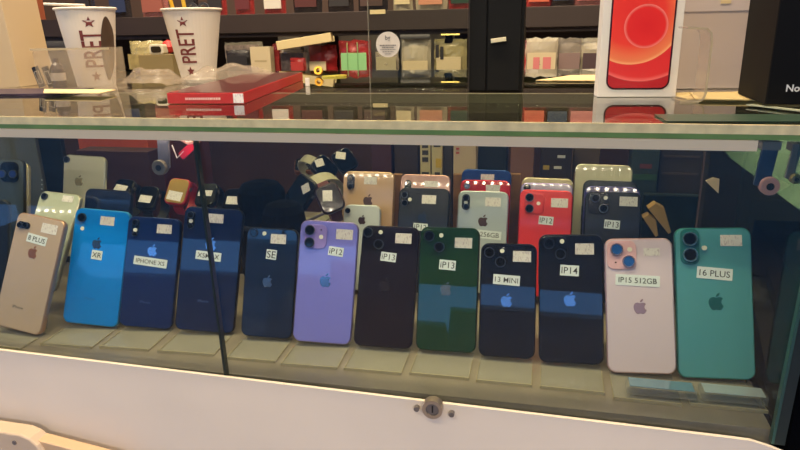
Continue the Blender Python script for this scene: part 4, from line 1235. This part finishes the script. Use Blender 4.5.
def pouch(label, u0, v0, u1, v1, Y, film, card, zbase, card_box=(.1, .9, .05, .6), group=None, deep=.03, rot=0, rows=()):
    """Clear bag puffed around a printed card; its foot stands on the shelf."""
    a, b = at(u0, v0, Y), at(u1, v1, Y)
    w, h = b.x - a.x, max(.03, at((u0 + u1) / 2, v0, Y).z - zbase)
    if abs(zbase - zs1) < .002:
        h = min(h, zs2a - zs1 - .026)
    t = thing('packet', label, 'packet', ((a.x + b.x) / 2, Y, zbase), group)
    mb = MB()
    n, k = 10, 10
    fr_, bk = [], []
    for i in range(n + 1):
        fr_.append([])
        bk.append([])
        for j in range(k + 1):
            s, q = i / n, j / k
            bul = (math.sin(math.pi * s) ** .6) * (max(0, math.sin(math.pi * min(1, q * .92 + .08))) ** .5)
            wob = noise.noise(Vector((s * 4 + u0, q * 5, 1))) * .30
            x = -w / 2 + w * s + .004 * noise.noise(Vector((q * 4, u0, s)))
            z = h * q + (.006 * noise.noise(Vector((s * 5, u0, 9))) if j == k else 0)
            y = deep * .5 * bul * (1 + wob)
            fr_[-1].append(mb.bm.verts.new((x, deep * .5 - y, z)))
            bk[-1].append(mb.bm.verts.new((x, deep * .5 + y + .0004, z)))
    for i in range(n):
        for j in range(k):
            mb.bm.faces.new((fr_[i][j], fr_[i + 1][j], fr_[i + 1][j + 1], fr_[i][j + 1]))
            mb.bm.faces.new((bk[i][j], bk[i][j + 1], bk[i + 1][j + 1], bk[i + 1][j]))
    mb.build('bag', film, t)
    x0, x1, z0, z1 = card_box
    cdp = MB().box(-w / 2 + w * x0, -w / 2 + w * x1, -.0012, .002, h * z0 + .002, h * z1).build('card', card, t, False)
    for (x0, x1, z0, z1, m) in rows:
        MB().box(-w / 2 + w * x0, -w / 2 + w * x1, -.0022, -.0013, h * z0, h * z1).build('print', m, cdp, False)
    if rot:
        t.rotation_euler = (0, R(rot), 0)
    return t


def fm(n, rgb, c=.45):
    if n not in M:
        M[n] = film_mat(n, rgb, c, .25)
    return M[n]


gA = 'packets on the lower back shelf'
f_clear, f_red, f_dark, f_pale, f_pink, f_yel = fm('film_clear', (190, 176, 156), .4), fm('film_red', (176, 44, 44), .55), fm('film_dark', (44, 40, 40), .7), fm('film_pale', (206, 194, 166), .6), fm('film_pink', (196, 120, 112), .5), fm('film_yellow', (190, 176, 126), .5)
c_cream, c_grey, c_black, c_green, c_red = K('card_cream', (206, 188, 148), 0.6), K('card_grey', (150, 140, 126), 0.6), K('card_dark', (40, 36, 36), 0.6), K('card_mint', (140, 196, 130), 0.6), K('card_red', (170, 50, 46), 0.6)
c_white = K('card_white', (208, 200, 184), 0.6)
Y1 = 1.83
pouch('pale patterned packet at the left of the lower shelf', 222, 38, 262, 66, Y1 + .03, f_pale, K('card_mottled', (150, 130, 112), 0.6, var=.6, scale=60), zs1, (.05, .95, .5, .92), gA)
pouch('black packet below the pale patterned packet', 224, 50, 250, 66, Y1, f_dark, c_black, zs1, (.1, .9, .1, .8), gA, .025)
crate('cream_carton', 'square cream carton beside the black packet', 'box', 249.5, 47, 271, 66, Y1 - .012, .03, c_cream, zs1, 'cartons on the lower back shelf', extra=face_marks([(.2, .8, .50, .56, K('cream_mark', (180, 160, 120), 0.6))]))
pouch('small red packet right of the square cream carton', 271, 44, 281, 62, Y1 + .03, f_red, c_red, zs1, (.2, .8, .1, .8), gA, .02)
crate('grey_carton', 'pale grey carton at the rear of the lower shelf, left of two', 'box', 277, 27, 302, 66, 1.90, .06, c_grey, zs1, 'grey cartons at the rear')
crate('grey_carton', 'pale grey carton at the rear of the lower shelf, right of two', 'box', 302.5, 27, 322, 66, 1.90, .06, K('card_grey_warm', (144, 134, 120), 0.6), zs1, 'grey cartons at the rear')
pouch('clear packet with dark goods under the tilted white box', 278, 49, 306, 66, Y1, f_clear, K('goods_dark', (70, 60, 58), 0.5, var=.7, scale=90), zs1, (.08, .92, .1, .85), gA)
pouch('clear red packet above a cream card', 307, 45, 336, 70, Y1 + .02, f_red, c_cream, zs1, (.05, .65, .04, .48), gA)
pouch('flat red packet lying low behind the amber ring', 289, 58, 305, 68, Y1 - .02, f_red, c_red, zs1, (.1, .9, .1, .8), gA, .02)
p0, p1 = at(276.5, 46, Y1 - .03), at(331, 37, Y1 - .03)
tag(MB().box(0, (p1 - p0).length, 0, .03, -.0125, .0125, .002, xf=Matrix.Translation(p0) @ Matrix.Rotation(-math.atan2(p1.z - p0.z, p1.x - p0.x), 4, 'Y')).build('white_carton', K('carton_ivory', (212, 192, 140), 0.55)), 'long ivory box lying tilted across the packets', 'box')
pouch('red-edged packet with a light green card', 337, 40, 370, 70, Y1, f_red, c_green, zs1, (.10, .90, .04, .66), gA, .034, rows=((.3, .33, .1, .95, K('mint_line', (110, 160, 100), .6)), (.62, .65, .1, .95, M['mint_line'])))
crate('grey_carton', 'long pale grey carton behind the round sticker', 'box', 338, 28, 398, 66, 1.90, .06, M['card_grey_warm'], zs1, 'grey cartons at the rear')
crate('grey_carton', 'pale grey carton left of the black tower', 'box', 400, 23, 452, 66, 1.90, .06, c_grey, zs1, 'grey cartons at the rear')
pouch('beige packet under the round sticker', 374, 52, 398, 70, Y1, f_clear, K('card_beige', (170, 160, 128), 0.6), zs1, (.08, .92, .05, .8), gA)
pouch('packet with a mottled top and a dark band', 400, 39, 430, 70, Y1, f_pale, c_cream, zs1, (.08, .92, .05, .42), gA, .036, rows=((0, 1, 1.02, 1.45, c_black),))
pouch('yellowish packet with a dark square code', 433, 38, 466, 70, Y1, f_yel, c_cream, zs1, (.10, .84, .04, .52), gA, .036, rows=((.08, .18, .5, .85, c_black), (.22, .32, .45, .8, c_black), (.25, .8, 1.1, 1.5, K('lemon', (196, 176, 90), .6))))
t = thing('black_knot', 'black tied knot above the yellowish packet', 'ribbon', at(449, 36, Y1 + .02))
MB().lathe([(0, -.022), (.016, -.018), (.010, -.004), (.014, .008), (.008, .020), (0, .022)], 14).build('knot', M['black_fabric'], t)
pouch('pink packet right of the black tower', 520, 40, 531, 70, Y1, f_pink, c_red, zs1, (.1, .9, .05, .7), gA)
pouch('cream packet with pink marks right of the black tower', 526, 38, 557, 70, Y1 - .02, f_pale, c_cream, zs1, (.06, .94, .04, .62), gA, .034, rows=((.25, .45, .1, .5, K('pink_mark', (206, 120, 116), .6)), (.55, .8, .15, .5, M['pink_mark'])))
pouch('greyish packet in the middle of the right-hand shelf', 558, 38, 581, 70, Y1, f_clear, K('card_mauve', (136, 112, 104), 0.6), zs1, (.08, .92, .05, .6), gA)
pouch('dark mauve packet with a pale top beside the red-picture box', 582, 38, 606, 70, Y1, f_pale, K('card_plum', (78, 58, 58), 0.6), zs1, (.08, .92, .05, .6), gA)
# upper shelf: only their feet reach into the frame
gU = 'packets on the upper back shelf'
zu = zs2b
for (u0, u1, f, c, lab, hgt_) in (
    (60, 92, f_dark, c_black, 'black packet at the left end of the upper shelf', 90),
    (96, 128, f_dark, K('card_navy', (40, 50, 80), .6), 'navy packet on the upper shelf above the left cup', 80),
    (130, 166, f_pink, K('card_terracotta', (150, 84, 68), .6), 'terracotta packet on the upper shelf between the cups', 70),
    (172, 196, f_dark, c_black, 'black packet on the upper shelf above the right cup', 90),
    (198, 224, f_red, c_black, 'red packet on the upper shelf above the right cup', 80),
    (226, 252, f_red, K('card_wine', (96, 36, 38), .6), 'dark red packet on the upper shelf', 80),
    (256, 284, f_red, c_white, 'red-edged white packet on the upper shelf', 75),
    (286, 320, f_dark, K('card_brownred', (80, 34, 30), .6), 'brown-red packet on the upper shelf', 90),
    (322, 352, f_dark, c_black, 'black packet with a white patch on the upper shelf', 90),
    (354, 386, f_dark, K('card_brown', (70, 48, 40), .6), 'brown packet above the white strip label', 80),
    (390, 412, f_pale, c_cream, 'cream packet on the upper shelf above the sticker', 95),
    (414, 446, f_pale, K('card_peach', (190, 130, 100), .6), 'peach packet with a white edge on the upper shelf', 80),
    (448, 472, f_red, K('card_green', (60, 110, 70), .6), 'red and green packet left of the tower on the upper shelf', 85),
    (528, 552, f_red, K('card_orange', (190, 90, 60), .6), 'orange-red packet on the upper shelf right of the tower', 80),
    (554, 576, f_dark, K('card_darkteal', (40, 60, 80), .6), 'teal packet on the upper shelf right of the tower', 95),
    (578, 604, f_pink, K('card_rose', (190, 120, 110), .6), 'rose packet on the upper shelf beside the red-picture box', 85),
):
    pouch(lab, u0, 10 - hgt_, u1, 10, Y1 + .01, f, c, zu, (.12, .88, .06, .75), gU, .036)
# between the cups and behind the left cup
pouch('yellowish clear bag between the two cups', 122, 41, 166, 72, 1.26, f_yel, K('goods_olive', (140, 124, 76), 0.5, var=.4, scale=50), Z, (.1, .9, .1, .6), 'bags behind the counter', .05)
olive = crate('olive_carton', 'low olive carton between the cups', 'box', 138, 55, 174, 72, 1.19, .05, K('olive_card', (120, 104, 66), .6), Z, None)
zo = at(156, 55, 1.19).z
zo = max(zo, at(174, 55, 1.19).z) + .0005
t = thing('small_camera', 'small black and white camera lying between the cups', 'camera', (at(157, 50, 1.2).x, 1.205, zo + .010))
MB().prism(rr(.032, .020, .005, 4), -.008, .010, .002).build('body', K('camera_white', (190, 182, 160), .4), t)
MB().prism(rr(.022, .012, .004, 4), -.0095, -.0078, .0004).build('lens_panel', M['lens_black'], t)
t = tag(MB().lathe([(0, -.014), (.009, -.010), (.014, 0), (.009, .010), (0, .014)], 18, Matrix.Translation((at(167, 44, 1.22).x, 1.224, zo + .0145))).build('red_ball', K('ball_red', (186, 40, 40), .4)), 'small red ball left of the right cup', 'ball')
p = on(157, 74, Z)
t = thing('ribbon_bow', 'purple-black bow with a magenta end between the cups', 'ribbon', (at(150, 74, 1.22).x, 1.22, Z))
MB().lathe([(0, .0), (.026, .002), (.030, .006), (.016, .013), (0, .016)], 20).build('bow', K('bow_purple', (40, 26, 48), .5), t)
MB().lathe([(0, .0), (.010, .002), (.012, .010), (.006, .020), (0, .022)], 14, Matrix.Translation((.034, -.004, 0))).build('end', K('bow_magenta', (170, 40, 130), .5), t)
crate('terracotta_box', 'terracotta box at the top left of the back shelf', 'box', 9, -40, 33, 10, 1.86, .05, K('box_terracotta', (160, 86, 58), .6), zu, None)
crate('grey_carton', 'pale carton behind the white tilted box at left', 'box', 38, 13, 62, 66, 1.90, .06, K('carton_ash', (160, 150, 136), .6), zs1, 'grey cartons at the rear')
crate('dark_carton', 'black carton behind the left paper cup', 'box', 40, 31, 74, 66, 1.84, .05, c_black, zs1, None)
crate('dark_carton', 'black carton behind the two cups', 'box', 128, 20, 166, 66, 2.02, .05, K('carton_night', (36, 28, 26), .6), zs1, None)

# ------------------------------------------------------------------ stool corner at the lower left
p = at(11, 442, .535)
stl = thing('stool', 'beige stool with a rounded rail and a screw at the lower left', 'stool', (p.x, .535, 0))
bm_ = K('stool_beige', (196, 172, 142), .5, var=.04, scale=12)
w0, w1 = at(-60, 440, .535).x - p.x, at(36, 440, .535).x - p.x
zc = at(11, 434, .535).z
pts = [(w0, zc - .10), (w1 + .004, zc - .10), (w1 + .004, zc - .022), (w1 - .001, zc - .012), (w1 - .010, zc - .004), (w1 - .022, zc), (w0, zc + .002)]
MB().prism(pts, 0.0, .022, .0025).build('end_plate', bm_, stl)
q = at(14, 443, .534) - Vector(stl.location)
MB().disc(q.x, q.z, .0028, -.0012, .002, 14, xf=None).build('screw', M['steel_dull'], stl)
zr = at(60, 443, .541).z
MB().prism([(w1 - .01, zr - .03), (w1 + .11, zr - .045), (w1 + .11, zr - .016), (w1 - .01, zr)], .006, .022, .002).build('rail', K('stool_rail', (196, 164, 126), .5), stl)
for x in (w0 + .01, w1 - .012):
    MB().box(x - .011, x + .011, .003, .019, 0, zc - .101).build('leg', bm_, stl, False)

# ------------------------------------------------------------------ the shop and the street
def shell(name, mb, m):
    return struct(mb.build(name, m, None, False))


shell('floor', MB().box(-3.2, 2.2, -2.6, 2.6, -.05, 0.0), K('pavement', (186, 166, 140), .8, var=.1, scale=4))
shell('wall_back', MB().box(-3.2, 2.2, 2.24, 2.34, 0, 2.6), K('wall_brown', (74, 56, 48), .8))
shell('wall_left', MB().box(-3.3, -3.2, 0.55, 2.34, 0, 2.6), K('wall_warm', (120, 96, 80), .8))
shell('wall_right', MB().box(1.3, 1.4, 0.55, 2.34, 0, 2.6), M['wall_warm'])
shell('ceiling', MB().box(-3.3, 2.2, 0.45, 2.34, 2.6, 2.68), K('ceiling_white', (170, 160, 148), .8))
shell('street', MB().box(-60, 60, -60, -2.6, -.06, -.01), K('asphalt', (186, 166, 136), .9, var=.1, scale=2))
# awning over the stall front and the houses across the street
AW_DROP = 2.45 - 1.955
aw = thing('awning', 'dark awning over the stall front', 'awning', (0, 0.5, 2.45))
MB().prism([(-3.4, -.012), (2.6, -.012), (2.6, .0), (-3.4, .0)], 0, 1, xf=Matrix(((1, 0, 0, 0), (0, -2.7, 0, 0), (0, -AW_DROP, 1, 0), (0, 0, 0, 1)))).build('canvas', K('awning_dark', (24, 22, 24), .8), aw, False)
for x in (-3.2, 2.4):
    MB().box(x - .02, x + .02, -2.66, -2.62, -2.45, -AW_DROP).build('post', M['steel_dull'], aw, False)
for i, (x0, x1, hh, c) in enumerate(((-30, -17, 6.2, (74, 64, 57)), (-17, -8.5, 7.0, (57, 52, 52)), (-8.5, -2.0, 6.4, (66, 57, 50)), (-2.0, 5, 6.9, (49, 47, 49)), (5, 14, 6.3, (73, 66, 60)), (14, 28, 6.8, (59, 54, 52)))):
    hb = thing('house', 'house across the street, number %s from the left' % ('one', 'two', 'three', 'four', 'five', 'six')[i], 'house', ((x0 + x1) / 2, -17, -.01))
    hw = (x1 - x0) / 2 - .05
    MB().box(-hw, hw, -6, 0, 0, hh).build('wall', K('house_wall_%d' % i, c, .8), hb, False)
    for k in range(3):
        xx = -hw + (k + .5) * 2 * hw / 3
        MB().box(xx - .6, xx + .6, 0, .04, 3.4, 5.0).build('window', K('house_pane', (50, 60, 72), .1, coat=1), hb, False)
    MB().box(-hw, hw, -6.1, .12, hh, hh + .12).build('cornice', K('house_cornice', (150, 140, 130), .8), hb, False)

# ------------------------------------------------------------------ light
wd = bpy.data.worlds.new('sky')
SC.world = wd
wd.use_nodes = True
nt = wd.node_tree
bgn = nt.nodes['Background']
tc = nt.nodes.new('ShaderNodeTexCoord')
sp_ = nt.nodes.new('ShaderNodeSeparateXYZ')
rp = nt.nodes.new('ShaderNodeValToRGB')
rp.color_ramp.elements[0].position = 0.0
rp.color_ramp.elements[0].color = (.17, .42, 1.0, 1)
rp.color_ramp.elements[1].position = 0.55
rp.color_ramp.elements[1].color = (.08, .29, 1.0, 1)
nt.links.new(tc.outputs['Generated'], sp_.inputs[0])
nt.links.new(sp_.outputs['Z'], rp.inputs['Fac'])
nt.links.new(rp.outputs['Color'], bgn.inputs['Color'])
bgn.inputs['Strength'].default_value = 2.2


def light(name, kind, loc, energy, rgb, size=None, size_y=None, target=None):
    l = bpy.data.lights.new(name, kind)
    l.energy = energy
    l.color = rgb
    if kind == 'AREA':
        l.shape = 'RECTANGLE'
        l.size = size
        l.size_y = size_y or size
    o = bpy.data.objects.new(name, l)
    o.location = loc
    if target is not None:
        o.rotation_euler = (Vector(target) - Vector(loc)).to_track_quat('-Z', 'Y').to_euler()
    COL.objects.link(o)
    return o


el, az = R(21.6), R(24)
sd = Vector((math.sin(az) * math.cos(el), -math.cos(az) * math.cos(el), math.sin(el)))
s = light('sun', 'SUN', sd * 10, 1.1, (1.0, .86, .70), target=(0, 0, 0))
s.data.angle = R(1.0)
lamp = thing('awning_fill_lamp', 'added fill lamp hung out of view under the awning', 'lamp', (-.3, -.45, 2.15))  # fill lamp added out of view to brighten the shaded front faces
MB().box(-.9, .9, -.06, .06, .012, .05, .004).build('housing', M['alu'], lamp)
for x in (-.7, .7):
    MB().box(x - .004, x + .004, -.004, .004, .05, .085).build('hanger', M['steel'], lamp, False)
light('awning_fill', 'AREA', (-.3, -.45, 2.15), 20, (1.0, .90, .76), 1.7, .10, (-.2, .7, 0.9))
lamp = thing('shelf_fill_lamp', 'added slim fill lamp under the upper back shelf board', 'lamp', (-.6, 1.825, zs2a - .012))  # fill lamp added to light the cartons under the board
MB().box(-1.6, 1.6, -.008, .008, .0, .0115, .001).build('housing', K('lamp_bronze', (60, 46, 36), .6), lamp)
light('shelf_fill', 'AREA', (-.6, 1.825, zs2a - .0125), 0.9, (1.0, .84, .62), 3.0, .012, (-.6, 1.95, zs1))
light('ceiling_tube_front', 'AREA', (-.4, .55, 2.55), 72, (1.0, .80, .54), 2.4, .15, (-.4, .95, .9))
light('ceiling_tube_rear', 'AREA', (-.5, 1.65, 2.55), 40, (1.0, .80, .56), 2.4, .15, (-.5, 1.75, 0))

vs = SC.view_settings
vs.view_transform = 'Standard'
vs.look = 'None'
vs.exposure = 0.0
vs.gamma = 1.0
vs.use_curve_mapping = False
